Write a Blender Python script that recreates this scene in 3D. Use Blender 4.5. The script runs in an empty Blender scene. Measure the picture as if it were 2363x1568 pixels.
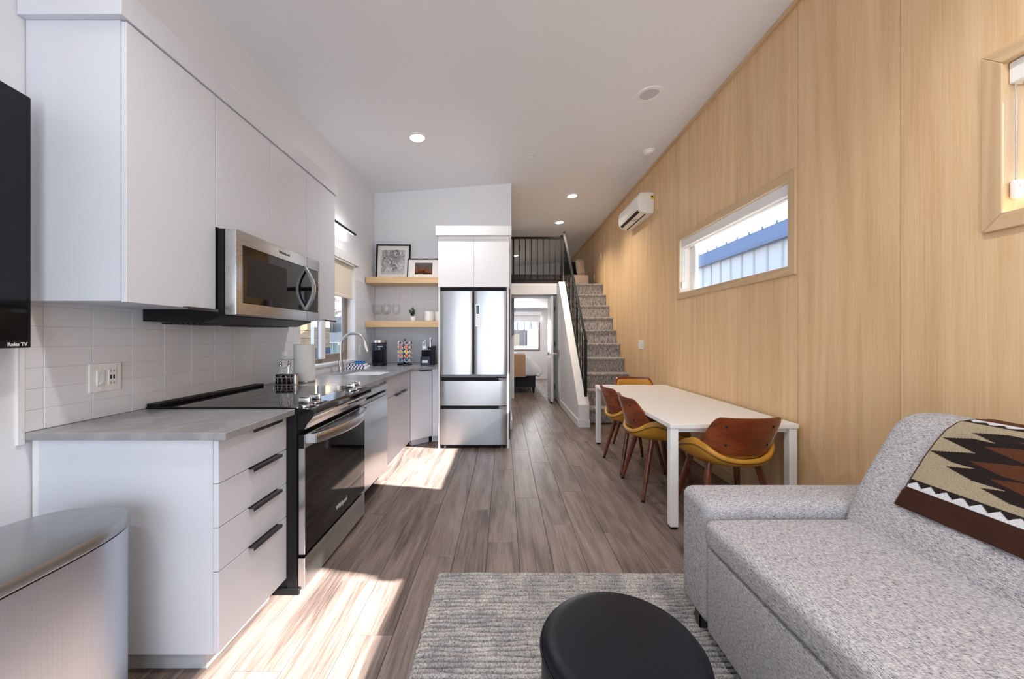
import bpy, bmesh, math, random
from math import sin, cos, pi, radians, atan, sqrt
from mathutils import Vector, Matrix
random.seed(7)
SC = bpy.context.scene
COL = SC.collection

# ------------------------------------------------------------------ camera
F, CU, CV, H = 870.0, 1163.0, 778.0, 1.25
cam_d = bpy.data.cameras.new('camera'); cam = bpy.data.objects.new('camera', cam_d); COL.objects.link(cam)
cam.location = (0, 0, H); cam.rotation_euler = (pi/2, 0, 0)
cam_d.sensor_width = 36.0; cam_d.sensor_fit = 'HORIZONTAL'; cam_d.lens = 36.0*F/2363.0
cam_d.shift_x = 18.5/2363.0; cam_d.shift_y = -6.0/2363.0
cam_d.clip_start = 0.02; cam_d.clip_end = 300
SC.camera = cam

# ------------------------------------------------------------------ sky, sun, exposure
W = bpy.data.worlds.new('sky'); SC.world = W; W.use_nodes = True
wn = W.node_tree.nodes; wl = W.node_tree.links; wn.clear()
tc = wn.new('ShaderNodeTexCoord'); sx = wn.new('ShaderNodeSeparateXYZ'); rp = wn.new('ShaderNodeValToRGB')
rp.color_ramp.elements[0].position = 0.0; rp.color_ramp.elements[0].color = (.72, .85, 1.0, 1)
rp.color_ramp.elements[1].position = 0.9; rp.color_ramp.elements[1].color = (.36, .56, 1.0, 1)
e = rp.color_ramp.elements.new(.3); e.color = (.50, .70, 1.0, 1)
bg = wn.new('ShaderNodeBackground'); bg.inputs['Strength'].default_value = 1.08
wo = wn.new('ShaderNodeOutputWorld')
wl.new(tc.outputs['Generated'], sx.inputs[0]); wl.new(sx.outputs['Z'], rp.inputs[0])
wl.new(rp.outputs[0], bg.inputs[0]); wl.new(bg.outputs[0], wo.inputs[0])

sd = bpy.data.lights.new('sun', 'SUN'); so = bpy.data.objects.new('sun', sd); COL.objects.link(so)
sd.energy = 23.0; sd.angle = radians(.53); sd.color = (1.0, .98, .955)
so.rotation_euler = Vector((-1, .20, -.708)).to_track_quat('-Z', 'Y').to_euler()
so.location = (8, -1, 6)

def area(name, loc, rot, sx_, sy_, energy, color=(1, 1, 1)):
    d = bpy.data.lights.new(name, 'AREA'); o = bpy.data.objects.new(name, d); COL.objects.link(o)
    d.shape = 'RECTANGLE'; d.size = sx_; d.size_y = sy_; d.energy = energy; d.color = color
    o.location = loc; o.rotation_euler = rot
    return o
# daylight entering by the glazed patio door behind the camera
area('patio_daylight', (.1, -2.55, 1.5), (radians(90), 0, 0), 3.0, 2.6, 42, (.84, .93, 1.0))
# daylight entering by the bedroom window
area('bedroom_daylight', (.45, 11.35, 1.42), (radians(-90), 0, 0), 1.2, 1.05, 45, (.95, .97, 1.0))

vs = SC.view_settings
vs.view_transform = 'Standard'; vs.look = 'None'; vs.gamma = 1.0; vs.exposure = 0.97; vs.use_curve_mapping = False
try:
    SC.cycles.max_bounces = 10; SC.cycles.diffuse_bounces = 6; SC.cycles.transparent_max_bounces = 32
    SC.cycles.sample_clamp_indirect = 6.0
    SC.cycles.caustics_reflective = False; SC.cycles.caustics_refractive = False
    SC.cycles.use_denoising = True
except Exception:
    pass

# ------------------------------------------------------------------ helpers: tagging
ORG = {}
def tag(o, label=None, cat=None, group=None, kind=None):
    if label: o['label'] = label
    if cat: o['category'] = cat
    if group: o['group'] = group
    if kind: o['kind'] = kind
    return o
def thing(name, label, cat, loc=(0, 0, 0), group=None, rot=(0, 0, 0), local=False, kind=None):
    o = bpy.data.objects.new(name, None); COL.objects.link(o)
    o.empty_display_size = .05
    o.location = loc; o.rotation_euler = rot
    ORG[o.name] = (0, 0, 0) if local else tuple(loc)
    return tag(o, label, cat, group, kind)
def dup(root, label=None, loc=None, rz=None, group=None):
    def cp(o, par):
        c = o.copy(); COL.objects.link(c); c.parent = par
        for ch in o.children: cp(ch, c)
        return c
    r = cp(root, None)
    if label: r['label'] = label
    if group: r['group'] = group
    if loc is not None: r.location = loc
    if rz is not None: r.rotation_euler = (0, 0, rz)
    return r

# ------------------------------------------------------------------ helpers: mesh builder
class B:
    def __init__(s): s.bm = bmesh.new()
    def _merge(s, t, mtx=None):
        if mtx is not None: bmesh.ops.transform(t, matrix=mtx, verts=t.verts)
        me = bpy.data.meshes.new('tmp'); t.to_mesh(me); t.free(); s.bm.from_mesh(me); bpy.data.meshes.remove(me)
        return s
    def box(s, x0, x1, y0, y1, z0, z1, bev=0, seg=1, mtx=None):
        t = bmesh.new(); bmesh.ops.create_cube(t, size=1)
        for v in t.verts:
            v.co = Vector(((x0+x1)/2+v.co.x*(x1-x0), (y0+y1)/2+v.co.y*(y1-y0), (z0+z1)/2+v.co.z*(z1-z0)))
        if bev: bmesh.ops.bevel(t, geom=list(t.edges), offset=bev, segments=seg, profile=.5, affect='EDGES')
        return s._merge(t, mtx)
    def prism(s, pts, axis, a0, a1, bev=0, seg=2, mtx=None):
        t = bmesh.new()
        def P(p, a):
            if axis == 'x': return (a, p[0], p[1])
            if axis == 'y': return (p[0], a, p[1])
            return (p[0], p[1], a)
        lo = [t.verts.new(P(p, a0)) for p in pts]; hi = [t.verts.new(P(p, a1)) for p in pts]
        t.faces.new(lo); t.faces.new(hi[::-1]); n = len(pts)
        for i in range(n): t.faces.new((lo[i], hi[i], hi[(i+1) % n], lo[(i+1) % n]))
        bmesh.ops.recalc_face_normals(t, faces=t.faces)
        if bev: bmesh.ops.bevel(t, geom=list(t.edges), offset=bev, segments=seg, profile=.5, affect='EDGES')
        return s._merge(t, mtx)
    def tube(s, pts, r, n=8, closed=False, caps=True):
        pts = [Vector(p) for p in pts]; m = len(pts)
        rs = r if isinstance(r, (list, tuple)) else [r]*m
        rings = []; ref = None
        for i in range(m):
            if closed: d = pts[(i+1) % m]-pts[i-1]
            else: d = pts[min(i+1, m-1)]-pts[max(i-1, 0)]
            d.normalize()
            if ref is None:
                ref = Vector((0, 0, 1)) if abs(d.z) < .9 else Vector((1, 0, 0))
            a = d.cross(ref); a.normalize(); b = a.cross(d); ref = b
            rings.append([s.bm.verts.new(pts[i]+rs[i]*(a*cos(2*pi*k/n)+b*sin(2*pi*k/n))) for k in range(n)])
        for i in range(m if closed else m-1):
            A, C = rings[i], rings[(i+1) % m]
            for k in range(n): s.bm.faces.new((A[k], A[(k+1) % n], C[(k+1) % n], C[k]))
        if caps and not closed:
            s.bm.faces.new(rings[0][::-1]); s.bm.faces.new(rings[-1])
        return s
    def lathe(s, prof, c=(0, 0, 0), n=24, caps=True, mtx=None, sxy=(1, 1)):
        t = bmesh.new(); rings = []
        for r, z in prof:
            if r < 1e-6: rings.append([t.verts.new((c[0], c[1], c[2]+z))])
            else: rings.append([t.verts.new((c[0]+sxy[0]*r*cos(2*pi*k/n), c[1]+sxy[1]*r*sin(2*pi*k/n), c[2]+z)) for k in range(n)])
        for A, C in zip(rings, rings[1:]):
            for k in range(n):
                j = (k+1) % n
                if len(A) == 1 and len(C) > 1: t.faces.new((A[0], C[j], C[k]))
                elif len(C) == 1 and len(A) > 1: t.faces.new((A[k], A[j], C[0]))
                elif len(A) > 1: t.faces.new((A[k], A[j], C[j], C[k]))
        if caps:
            if len(rings[0]) > 1: t.faces.new(rings[0][::-1])
            if len(rings[-1]) > 1: t.faces.new(rings[-1])
        bmesh.ops.recalc_face_normals(t, faces=t.faces)
        return s._merge(t, mtx)
    def grid(s, fn, nu, nv, closeu=False, recalc=False):
        V = [[s.bm.verts.new(fn(i/nu, j/nv)) for j in range(nv+1)] for i in range(nu+(0 if closeu else 1))]
        for i in range(nu):
            A, C = V[i], V[(i+1) % len(V)]
            for j in range(nv): s.bm.faces.new((A[j], C[j], C[j+1], A[j+1]))
        return s
    def rings(s, rings, cap=True):
        """loft a list of closed rings (lists of points)"""
        V = [[s.bm.verts.new(p) for p in r] for r in rings]; n = len(V[0])
        for A, C in zip(V, V[1:]):
            for k in range(n): s.bm.faces.new((A[k], A[(k+1) % n], C[(k+1) % n], C[k]))
        if cap: s.bm.faces.new(V[0][::-1]); s.bm.faces.new(V[-1])
        return s
    def mesh(s, name, org=(0, 0, 0), smooth=None, recalc=True):
        bm = s.bm
        if recalc: bmesh.ops.recalc_face_normals(bm, faces=bm.faces)
        if any(org): bmesh.ops.translate(bm, vec=(-org[0], -org[1], -org[2]), verts=bm.verts)
        if smooth is not None:
            lim = radians(smooth)
            for f in bm.faces: f.smooth = True
            for e_ in bm.edges:
                if len(e_.link_faces) == 2 and e_.calc_face_angle(0) > lim: e_.smooth = False
        me = bpy.data.meshes.new(name); bm.to_mesh(me); bm.free()
        return me
    def build(s, name, m, parent=None, smooth=None, org=None, mods=None):
        if parent is not None: og = ORG.get(parent.name, (0, 0, 0))
        else: og = org or (0, 0, 0)
        me = s.mesh(name, og, smooth)
        if m: me.materials.append(m)
        o = bpy.data.objects.new(name, me); COL.objects.link(o)
        if parent is not None: o.parent = parent; ORG[o.name] = og
        else: o.location = og; ORG[o.name] = og
        return o
def piece(name, me, parent, loc):
    o = bpy.data.objects.new(name, me); COL.objects.link(o); o.parent = parent
    og = ORG.get(parent.name, (0, 0, 0)); o.location = (loc[0]-og[0], loc[1]-og[1], loc[2]-og[2])
    return o
def box(name, m, parent, x0, x1, y0, y1, z0, z1, bev=0, seg=1, smooth=None):
    return B().box(x0, x1, y0, y1, z0, z1, bev, seg).build(name, m, parent, smooth)
def lettering(name, body, size, m, parent, mtx, bold=.0):
    """a word as flat mesh; mtx places it in the parent's space (x along the word, y up, z towards the reader)"""
    cu = bpy.data.curves.new(name, 'FONT'); cu.body = body; cu.size = size; cu.align_x = 'CENTER'; cu.align_y = 'CENTER'
    cu.offset = bold; cu.extrude = .0004; cu.resolution_u = 3
    t = bpy.data.objects.new('tmp_text', cu); COL.objects.link(t)
    bpy.context.view_layer.update()
    me = bpy.data.meshes.new_from_object(t.evaluated_get(bpy.context.evaluated_depsgraph_get()))
    bpy.data.objects.remove(t); bpy.data.curves.remove(cu)
    me.name = name; me.transform(mtx); me.materials.clear(); me.materials.append(m)
    o = bpy.data.objects.new(name, me); COL.objects.link(o); o.parent = parent
    return o
def frame_mtx(o, x, z):
    """matrix with origin o, local x axis x, local z axis z"""
    x = Vector(x).normalized(); z = Vector(z).normalized(); y = z.cross(x)
    return Matrix(((x.x, y.x, z.x, o[0]), (x.y, y.y, z.y, o[1]), (x.z, y.z, z.z, o[2]), (0, 0, 0, 1)))
# ------------------------------------------------------------------ materials
def nt(name):
    m = bpy.data.materials.new(name); m.use_nodes = True
    t = m.node_tree; p = t.nodes['Principled BSDF']
    return m, t, p
def plain(name, col, rough=.5, metal=0.0, spec=.5, emit=None, es=0.0, coat=0.0):
    m, t, p = nt(name)
    p.inputs['Base Color'].default_value = (*col, 1); p.inputs['Roughness'].default_value = rough
    p.inputs['Metallic'].default_value = metal; p.inputs['Specular IOR Level'].default_value = spec
    p.inputs['Coat Weight'].default_value = coat
    if emit: p.inputs['Emission Color'].default_value = (*emit, 1); p.inputs['Emission Strength'].default_value = es
    return m
def nd(t, kind, **kw):
    n = t.nodes.new(kind)
    for k, v in kw.items():
        if k in n.inputs.keys(): n.inputs[k].default_value = v
        else: setattr(n, k, v)
    return n
def coords(t, scale, rand=True, kind='Object'):
    c = nd(t, 'ShaderNodeTexCoord'); mp = nd(t, 'ShaderNodeMapping'); mp.inputs['Scale'].default_value = scale
    if rand:
        oi = nd(t, 'ShaderNodeObjectInfo'); ma = nd(t, 'ShaderNodeVectorMath', operation='MULTIPLY_ADD')
        cx = nd(t, 'ShaderNodeCombineXYZ')
        for i in range(3): t.links.new(oi.outputs['Random'], cx.inputs[i])
        ma.inputs[1].default_value = (37.0, 53.0, 71.0)
        t.links.new(cx.outputs[0], ma.inputs[0]); t.links.new(c.outputs[kind], ma.inputs[2])
        t.links.new(ma.outputs[0], mp.inputs['Vector'])
    else: t.links.new(c.outputs[kind], mp.inputs['Vector'])
    return mp
def ramp(t, src, stops):
    r = nd(t, 'ShaderNodeValToRGB'); el = r.color_ramp.elements
    el[0].position, el[0].color = stops[0][0], (*stops[0][1], 1)
    el[1].position, el[1].color = stops[-1][0], (*stops[-1][1], 1)
    for p_, c_ in stops[1:-1]:
        e_ = el.new(p_); e_.color = (*c_, 1)
    t.links.new(src, r.inputs[0]); return r
def mixc(t, a, b, fac, mode='MIX'):
    m = nd(t, 'ShaderNodeMix', data_type='RGBA', blend_type=mode)
    def put(sock, v):
        if isinstance(v, (tuple, list)): sock.default_value = (*v, 1) if len(v) == 3 else v
        elif isinstance(v, (int, float)): sock.default_value = v
        else: t.links.new(v, sock)
    put(m.inputs[0], fac); put(m.inputs[6], a); put(m.inputs[7], b)
    return m.outputs[2]
def bump(t, p, src, strength, dist=.002):
    b = nd(t, 'ShaderNodeBump'); b.inputs['Strength'].default_value = strength; b.inputs['Distance'].default_value = dist
    t.links.new(src, b.inputs['Height']); t.links.new(b.outputs[0], p.inputs['Normal'])
def paint(name, col, rough=.55, bscale=180, bs=.05):
    m, t, p = nt(name); p.inputs['Base Color'].default_value = (*col, 1); p.inputs['Roughness'].default_value = rough
    mp = coords(t, (1, 1, 1), False); n = nd(t, 'ShaderNodeTexNoise', Scale=bscale, Detail=2.0)
    t.links.new(mp.outputs[0], n.inputs['Vector']); bump(t, p, n.outputs['Fac'], bs, .001)
    return m
def wood(name, stops, axis, coarse=9.0, stretch=.06, fine=90.0, rough=.4, tint=.25, bumps=.05, figure=.5, coat=0.0, spec=.4, lines=70.0, fmix=.38):
    """grain runs along axis"""
    m, t, p = nt(name)
    sc = [1.0, 1.0, 1.0]; sc['xyz'.index(axis)] = stretch
    mp = coords(t, tuple(sc))
    n1 = nd(t, 'ShaderNodeTexNoise', Scale=coarse, Detail=5.0, Roughness=.55, Distortion=1.2)
    t.links.new(mp.outputs[0], n1.inputs['Vector'])
    mp3 = coords(t, tuple(c_*(1 if c_ == 1.0 else 1.6) for c_ in sc))
    nw = nd(t, 'ShaderNodeTexNoise', Scale=coarse*.42, Detail=2.0, Roughness=.45); t.links.new(mp3.outputs[0], nw.inputs['Vector'])
    w1_ = nd(t, 'ShaderNodeMath', operation='MULTIPLY'); w1_.inputs[1].default_value = lines; t.links.new(nw.outputs['Fac'], w1_.inputs[0])
    w2_ = nd(t, 'ShaderNodeMath', operation='SINE'); t.links.new(w1_.outputs[0], w2_.inputs[0])
    w = nd(t, 'ShaderNodeMath', operation='MULTIPLY_ADD'); w.inputs[1].default_value = .5; w.inputs[2].default_value = .5; t.links.new(w2_.outputs[0], w.inputs[0])
    sc2 = list(sc); sc2['xyz'.index(axis)] = stretch*.45
    mp2 = coords(t, tuple(sc2)); n2 = nd(t, 'ShaderNodeTexNoise', Scale=fine, Detail=3.0, Roughness=.7)
    t.links.new(mp2.outputs[0], n2.inputs['Vector'])
    a = mixc(t, n1.outputs['Fac'], w.outputs[0], figure)
    b = mixc(t, a, n2.outputs['Fac'], fmix)
    r = ramp(t, b, stops)
    oi = nd(t, 'ShaderNodeObjectInfo'); mr = nd(t, 'ShaderNodeMapRange')
    mr.inputs['To Min'].default_value = 1.0-tint; mr.inputs['To Max'].default_value = 1.0+tint*.6
    t.links.new(oi.outputs['Random'], mr.inputs['Value'])
    cx = nd(t, 'ShaderNodeCombineColor')
    for i in range(3): t.links.new(mr.outputs[0], cx.inputs[i])
    c = mixc(t, r.outputs[0], cx.outputs[0], 1.0, 'MULTIPLY')
    t.links.new(c, p.inputs['Base Color']); p.inputs['Roughness'].default_value = rough
    p.inputs['Specular IOR Level'].default_value = spec; p.inputs['Coat Weight'].default_value = coat
    p.inputs['Coat Roughness'].default_value = .15
    bump(t, p, n2.outputs['Fac'], bumps, .001)
    return m
def brushed(name, col, axis, rough=.28):
    m, t, p = nt(name); sc = [420.0, 420.0, 420.0]; sc['xyz'.index(axis)] = 4.0
    mp = coords(t, tuple(sc), False); n = nd(t, 'ShaderNodeTexNoise', Scale=1.0, Detail=0.0)
    t.links.new(mp.outputs[0], n.inputs['Vector'])
    r = ramp(t, n.outputs['Fac'], [(.3, tuple(c*.97 for c in col)), (.7, tuple(min(1, c*1.03) for c in col))])
    t.links.new(r.outputs[0], p.inputs['Base Color']); p.inputs['Metallic'].default_value = 1.0
    mr = nd(t, 'ShaderNodeMapRange'); mr.inputs['To Min'].default_value = rough; mr.inputs['To Max'].default_value = rough+.012
    t.links.new(n.outputs['Fac'], mr.inputs['Value']); t.links.new(mr.outputs[0], p.inputs['Roughness'])
    return m
def fabric(name, stops, scale=(420, 120, 420), b=.35, rough=.95, detail=3.0, sheen=.2):
    m, t, p = nt(name); mp = coords(t, scale, False)
    n = nd(t, 'ShaderNodeTexNoise', Scale=1.0, Detail=detail, Roughness=.6)
    t.links.new(mp.outputs[0], n.inputs['Vector'])
    r = ramp(t, n.outputs['Fac'], stops)
    t.links.new(r.outputs[0], p.inputs['Base Color']); p.inputs['Roughness'].default_value = rough
    p.inputs['Specular IOR Level'].default_value = .2; p.inputs['Sheen Weight'].default_value = sheen
    bump(t, p, n.outputs['Fac'], b, .002)
    return m
def glass(name, tint=(1, 1, 1), refl=1.0, opac=0.0):
    m, t, p = nt(name); t.nodes.remove(p); out = t.nodes['Material Output']
    tr = nd(t, 'ShaderNodeBsdfTransparent'); tr.inputs[0].default_value = (*tint, 1)
    gl = nd(t, 'ShaderNodeBsdfGlossy'); gl.inputs['Roughness'].default_value = .02
    lw = nd(t, 'ShaderNodeLayerWeight', Blend=.5); fr = nd(t, 'ShaderNodeMath', operation='POWER'); fr.inputs[1].default_value = 3.5
    t.links.new(lw.outputs['Facing'], fr.inputs[0]); mu = nd(t, 'ShaderNodeMath', operation='MULTIPLY_ADD')
    mu.inputs[1].default_value = refl; mu.inputs[2].default_value = opac
    t.links.new(fr.outputs[0], mu.inputs[0])
    mx = nd(t, 'ShaderNodeMixShader'); t.links.new(mu.outputs[0], mx.inputs[0])
    t.links.new(tr.outputs[0], mx.inputs[1]); t.links.new(gl.outputs[0], mx.inputs[2]); t.links.new(mx.outputs[0], out.inputs[0])
    return m
def vcol(name, rough=.9, b=0.0, weave=None, spec=.2):
    m, t, p = nt(name); a = nd(t, 'ShaderNodeAttribute', attribute_name='print')
    src = a.outputs['Color']
    if weave:
        mp = coords(t, weave, False); n = nd(t, 'ShaderNodeTexNoise', Scale=1.0, Detail=2.0)
        t.links.new(mp.outputs[0], n.inputs['Vector'])
        r = ramp(t, n.outputs['Fac'], [(.36, (.50, .48, .46)), (.6, (1.10, 1.10, 1.10))])
        src = mixc(t, src, r.outputs[0], .85, 'MULTIPLY'); bump(t, p, n.outputs['Fac'], .3, .002)
    t.links.new(src, p.inputs['Base Color']); p.inputs['Roughness'].default_value = rough
    p.inputs['Specular IOR Level'].default_value = spec
    return m

M = {}
M['wall'] = paint('wall_paint', (.765, .785, .83), .6)
M['ceil'] = paint('ceiling_paint', (.775, .79, .825), .65)
M['trim'] = plain('white_trim', (.80, .80, .81), .4)
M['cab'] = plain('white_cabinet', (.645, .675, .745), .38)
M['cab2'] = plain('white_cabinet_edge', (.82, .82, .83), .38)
M['toe'] = plain('toe_grey', (.50, .515, .54), .5)
M['gap'] = plain('dark_gap', (.02, .02, .022), .8)
M['black'] = plain('black_satin', (.006, .006, .0075), .38, spec=.28)
M['blackm'] = plain('black_matte', (.02, .02, .022), .6)
M['handle'] = plain('black_pull', (.018, .018, .020), .38, spec=.6)
M['blackgloss'] = plain('black_glass', (.003, .003, .004), .05, spec=.45)
M['steel'] = brushed('steel_across', (.60, .605, .62), 'x', .27)
M['steely'] = brushed('steel_along', (.60, .605, .62), 'y', .27)
M['fridgesteel'] = brushed('fridge_steel', (.47, .475, .49), 'x', .30)
M['steelz'] = brushed('steel_upright', (.60, .605, .62), 'z', .25)
M['cansteel'] = brushed('can_steel', (.53, .57, .64), 'z', .38)
M['canlid'] = plain('can_lid', (.34, .345, .36), .26, metal=.8)
M['chrome'] = plain('chrome', (.75, .75, .76), .12, metal=1.0)
M['nickel'] = plain('brushed_nickel', (.50, .48, .45), .27, metal=1.0)
M['iron'] = plain('black_iron', (.005, .005, .006), .42, spec=.22)
M['white'] = plain('white_plastic', (.82, .82, .82), .35)
M['acwhite'] = plain('ac_plastic', (.84, .82, .78), .3)
M['lamp'] = plain('lit_lens', (1, 1, 1), .4, emit=(1.0, .97, .92), es=22.0)
M['lampoff'] = plain('unlit_lens', (.55, .55, .57), .5)
M['tile'] = paint('glazed_tile', (.735, .755, .805), .10, 14, .10)
M['grout'] = plain('grout', (.72, .72, .73), .9)
M['tabletop'] = plain('white_laminate', (.80, .78, .755), .35)
M['tableleg'] = plain('white_powdercoat', (.82, .82, .82), .4)
M['leather'] = None
M['porcelain'] = plain('white_porcelain', (.85, .85, .86), .12)
M['glasspane'] = glass('window_glass', (1, 1, 1), .35, .025)
M['glassware'] = glass('wine_glass', (.985, .99, .992), 1.0, .04)
M['bronze'] = plain('taupe_vinyl', (.26, .205, .165), .5)
M['shade'] = plain('cream_shade', (.78, .70, .58), .8)
M['paper'] = paint('paper', (.86, .86, .86), .9, 90, .15)

M['panel'] = wood('oak_panel', [(.26, (.55, .345, .165)), (.45, (.69, .465, .25)), (.58, (.76, .535, .305)), (.78, (.85, .64, .41))],
                  'z', coarse=5.0, stretch=.045, fine=150.0, rough=.42, tint=.04, bumps=.03, figure=.17, fmix=.46)
M['paneltrim'] = wood('oak_trim', [(.25, (.52, .35, .19)), (.6, (.63, .45, .265)), (.85, (.70, .52, .33))], 'y', 10, .05, 90, .42, .05, .03, .3)
M['paneltrimz'] = wood('oak_trim_upright', [(.25, (.52, .35, .19)), (.6, (.63, .45, .265)), (.85, (.70, .52, .33))], 'z', 10, .05, 90, .42, .05, .03, .3)
M['shelf'] = wood('shelf_oak', [(.25, (.56, .36, .19)), (.6, (.69, .48, .28)), (.85, (.76, .56, .35))], 'x', 12, .05, 110, .42, .04, .03, .3)
M['floor'] = wood('floor_oak', [(.28, (.036, .026, .023)), (.41, (.108, .077, .065)), (.53, (.195, .147, .125)), (.74, (.30, .245, .220))],
                  'y', coarse=8.0, stretch=.085, fine=105.0, rough=.36, tint=.08, bumps=.08, figure=.13, spec=.45, lines=55.0, fmix=.44)
M['floorbase'] = plain('floor_joint', (.25, .205, .185), .6)
M['walnut'] = wood('walnut_ply', [(.2, (.065, .012, .004)), (.5, (.20, .042, .013)), (.8, (.34, .082, .025))],
                   'x', 8, .08, 120, .22, .08, .03, .3, coat=.4)
M['walnutz'] = wood('walnut_leg', [(.2, (.05, .012, .006)), (.5, (.13, .034, .016)), (.8, (.22, .065, .03))],
                    'z', 18, .08, 120, .25, .08, .03, .3, coat=.35)
def leather(name, c, rough=.42, spec=.5):
    m, t, p = nt(name); p.inputs['Specular IOR Level'].default_value = spec; mp = coords(t, (1, 1, 1), False)
    v = nd(t, 'ShaderNodeTexVoronoi', Scale=420.0); t.links.new(mp.outputs[0], v.inputs['Vector'])
    n = nd(t, 'ShaderNodeTexNoise', Scale=14.0, Detail=3.0); t.links.new(mp.outputs[0], n.inputs['Vector'])
    r = ramp(t, n.outputs['Fac'], [(.3, tuple(x*.86 for x in c)), (.7, tuple(x*1.08 for x in c))])
    t.links.new(r.outputs[0], p.inputs['Base Color']); p.inputs['Roughness'].default_value = rough
    bump(t, p, v.outputs['Distance'], .12, .0006)
    return m
M['leather'] = leather('mustard_leather', (.50, .235, .022))
M['welt'] = leather('mustard_welt', (.13, .05, .006))
M['blackleather'] = leather('black_leather', (.004, .0048, .009), .42, .25)
M['quartz'] = None
def quartz():
    m, t, p = nt('grey_quartz'); mp = coords(t, (1, 1, 1), False)
    n = nd(t, 'ShaderNodeTexNoise', Scale=5.0, Detail=6.0, Distortion=1.5); t.links.new(mp.outputs[0], n.inputs['Vector'])
    r = ramp(t, n.outputs['Fac'], [(.35, (.25, .25, .265)), (.5, (.275, .275, .29)), (.62, (.32, .318, .33))])
    t.links.new(r.outputs[0], p.inputs['Base Color']); p.inputs['Roughness'].default_value = .22
    return m
M['quartz'] = quartz()
def tweed():
    m, t, p = nt('tweed')
    c1 = coords(t, (640, 80, 640), False); n1 = nd(t, 'ShaderNodeTexNoise', Scale=1.0, Detail=2.0, Roughness=.6); t.links.new(c1.outputs[0], n1.inputs['Vector'])
    c2 = coords(t, (80, 640, 420), False); n2 = nd(t, 'ShaderNodeTexNoise', Scale=1.0, Detail=2.0, Roughness=.6); t.links.new(c2.outputs[0], n2.inputs['Vector'])
    a = mixc(t, n1.outputs['Fac'], n2.outputs['Fac'], .42)
    r = ramp(t, a, [(.35, (.03, .03, .05)), (.44, (.24, .235, .255)), (.53, (.41, .395, .40)), (.65, (.60, .57, .56))])
    t.links.new(r.outputs[0], p.inputs['Base Color']); p.inputs['Roughness'].default_value = .95
    p.inputs['Specular IOR Level'].default_value = .15
    bump(t, p, a, .35, .0025)
    return m
M['tweed'] = tweed()
def pile():
    m, t, p = nt('rug_pile'); mp = coords(t, (1, 1, 1), False)
    n = nd(t, 'ShaderNodeTexNoise', Scale=150.0, Detail=4.0, Roughness=.75); t.links.new(mp.outputs[0], n.inputs['Vector'])
    n2 = nd(t, 'ShaderNodeTexNoise', Scale=9.0, Detail=4.0, Distortion=.8); t.links.new(mp.outputs[0], n2.inputs['Vector'])
    r1 = ramp(t, n2.outputs['Fac'], [(.32, (.36, .35, .36)), (.55, (.52, .495, .475)), (.75, (.66, .62, .575))])
    r2 = ramp(t, n.outputs['Fac'], [(.36, (.34, .34, .37)), (.60, (1.25, 1.23, 1.20))])
    c = mixc(t, r1.outputs[0], r2.outputs[0], .9, 'MULTIPLY')
    t.links.new(c, p.inputs['Base Color']); p.inputs['Roughness'].default_value = 1.0; p.inputs['Specular IOR Level'].default_value = .05
    bump(t, p, n.outputs['Fac'], .9, .008)
    return m
M['pile'] = pile()
M['carpet'] = fabric('stair_carpet', [(.34, (.14, .14, .155)), (.5, (.34, .325, .325)), (.66, (.58, .53, .48))], (75, 75, 20), .6, 1.0, 4.0)
M['duvet'] = fabric('white_bedding', [(.3, (.80, .80, .82)), (.7, (.86, .86, .87))], (6, 6, 6), .5, .9)
M['throwtan'] = fabric('tan_blanket', [(.3, (.46, .27, .15)), (.7, (.55, .34, .20))], (300, 300, 300), .2)
M['bedfab'] = fabric('charcoal_bed', [(.3, (.012, .014, .02)), (.7, (.03, .032, .04))], (300, 300, 300), .2)
M['cush'] = fabric('beige_cushion', [(.3, (.50, .39, .30)), (.7, (.62, .50, .40))], (160, 160, 160), .2)
M['cushblack'] = fabric('black_cushion', [(.3, (.006, .006, .007)), (.7, (.018, .018, .02))], (160, 160, 160), .2)
# ================================================================== the room shell
XL, XT, XR, XO = -1.75, -1.742, 1.93, 2.08        # left paint face, left tile face, right panel face, right outer face
YB, YF = 5.10, 11.2                                # kitchen back wall, far (bedroom and loft) wall
HC = .901                                          # worktop height
def ceil_z(x): return 3.3207+.075*x
def struct(o, label, cat=None): return tag(o, label, cat, None, 'structure')

# --- floor: a base and every plank on it
floor = struct(box('floor', M['floorbase'], None, -1.95, 2.1, -2.6, 11.4, -.14, -.009), 'grey-brown wood plank floor running through kitchen, hall and bedroom')
PW, PL, GAP = .1835, 1.24, .0014
cache = {}
def plank_mesh(w, l):
    k = (round(w, 3), round(l, 3))
    if k not in cache:
        me = B().box(-w/2, w/2, -l/2, l/2, -.010, 0, .0016).mesh('plank'); me.materials.append(M['floor']); cache[k] = me
    return cache[k]
offs = [0, .47, .93, .21, .70, 1.10, .36, .83, .10, .58, 1.02]
nrow = 20
for i in range(nrow):
    xa = XL+i*PW; xb = min(xa+PW, XR+.0)
    y = -2.45-offs[(i*4) % 11]
    while y < YF:
        a, b = max(y, -2.45), min(y+PL, YF)
        if b-a > .03 and xb-xa > .02 and b > .2:
            piece('plank', plank_mesh(xb-xa-GAP, b-a-GAP), floor, ((xa+xb)/2, (a+b)/2, 0))
        y += PL
box('subfloor_cover', M['floor'], floor, XL, XR, -2.45, .75, -.0095, -.004)

# --- ceiling
def cz(x): return ceil_z(x)
ceiling = struct(B().prism([(-1.95, cz(-1.95)), (2.12, cz(2.12)), (2.12, cz(2.12)+.2), (-1.95, cz(-1.95)+.2)], 'y', -2.6, 11.4).build('ceiling', M['ceil']),
                 'smooth white sloping ceiling rising towards the wood wall')

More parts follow.
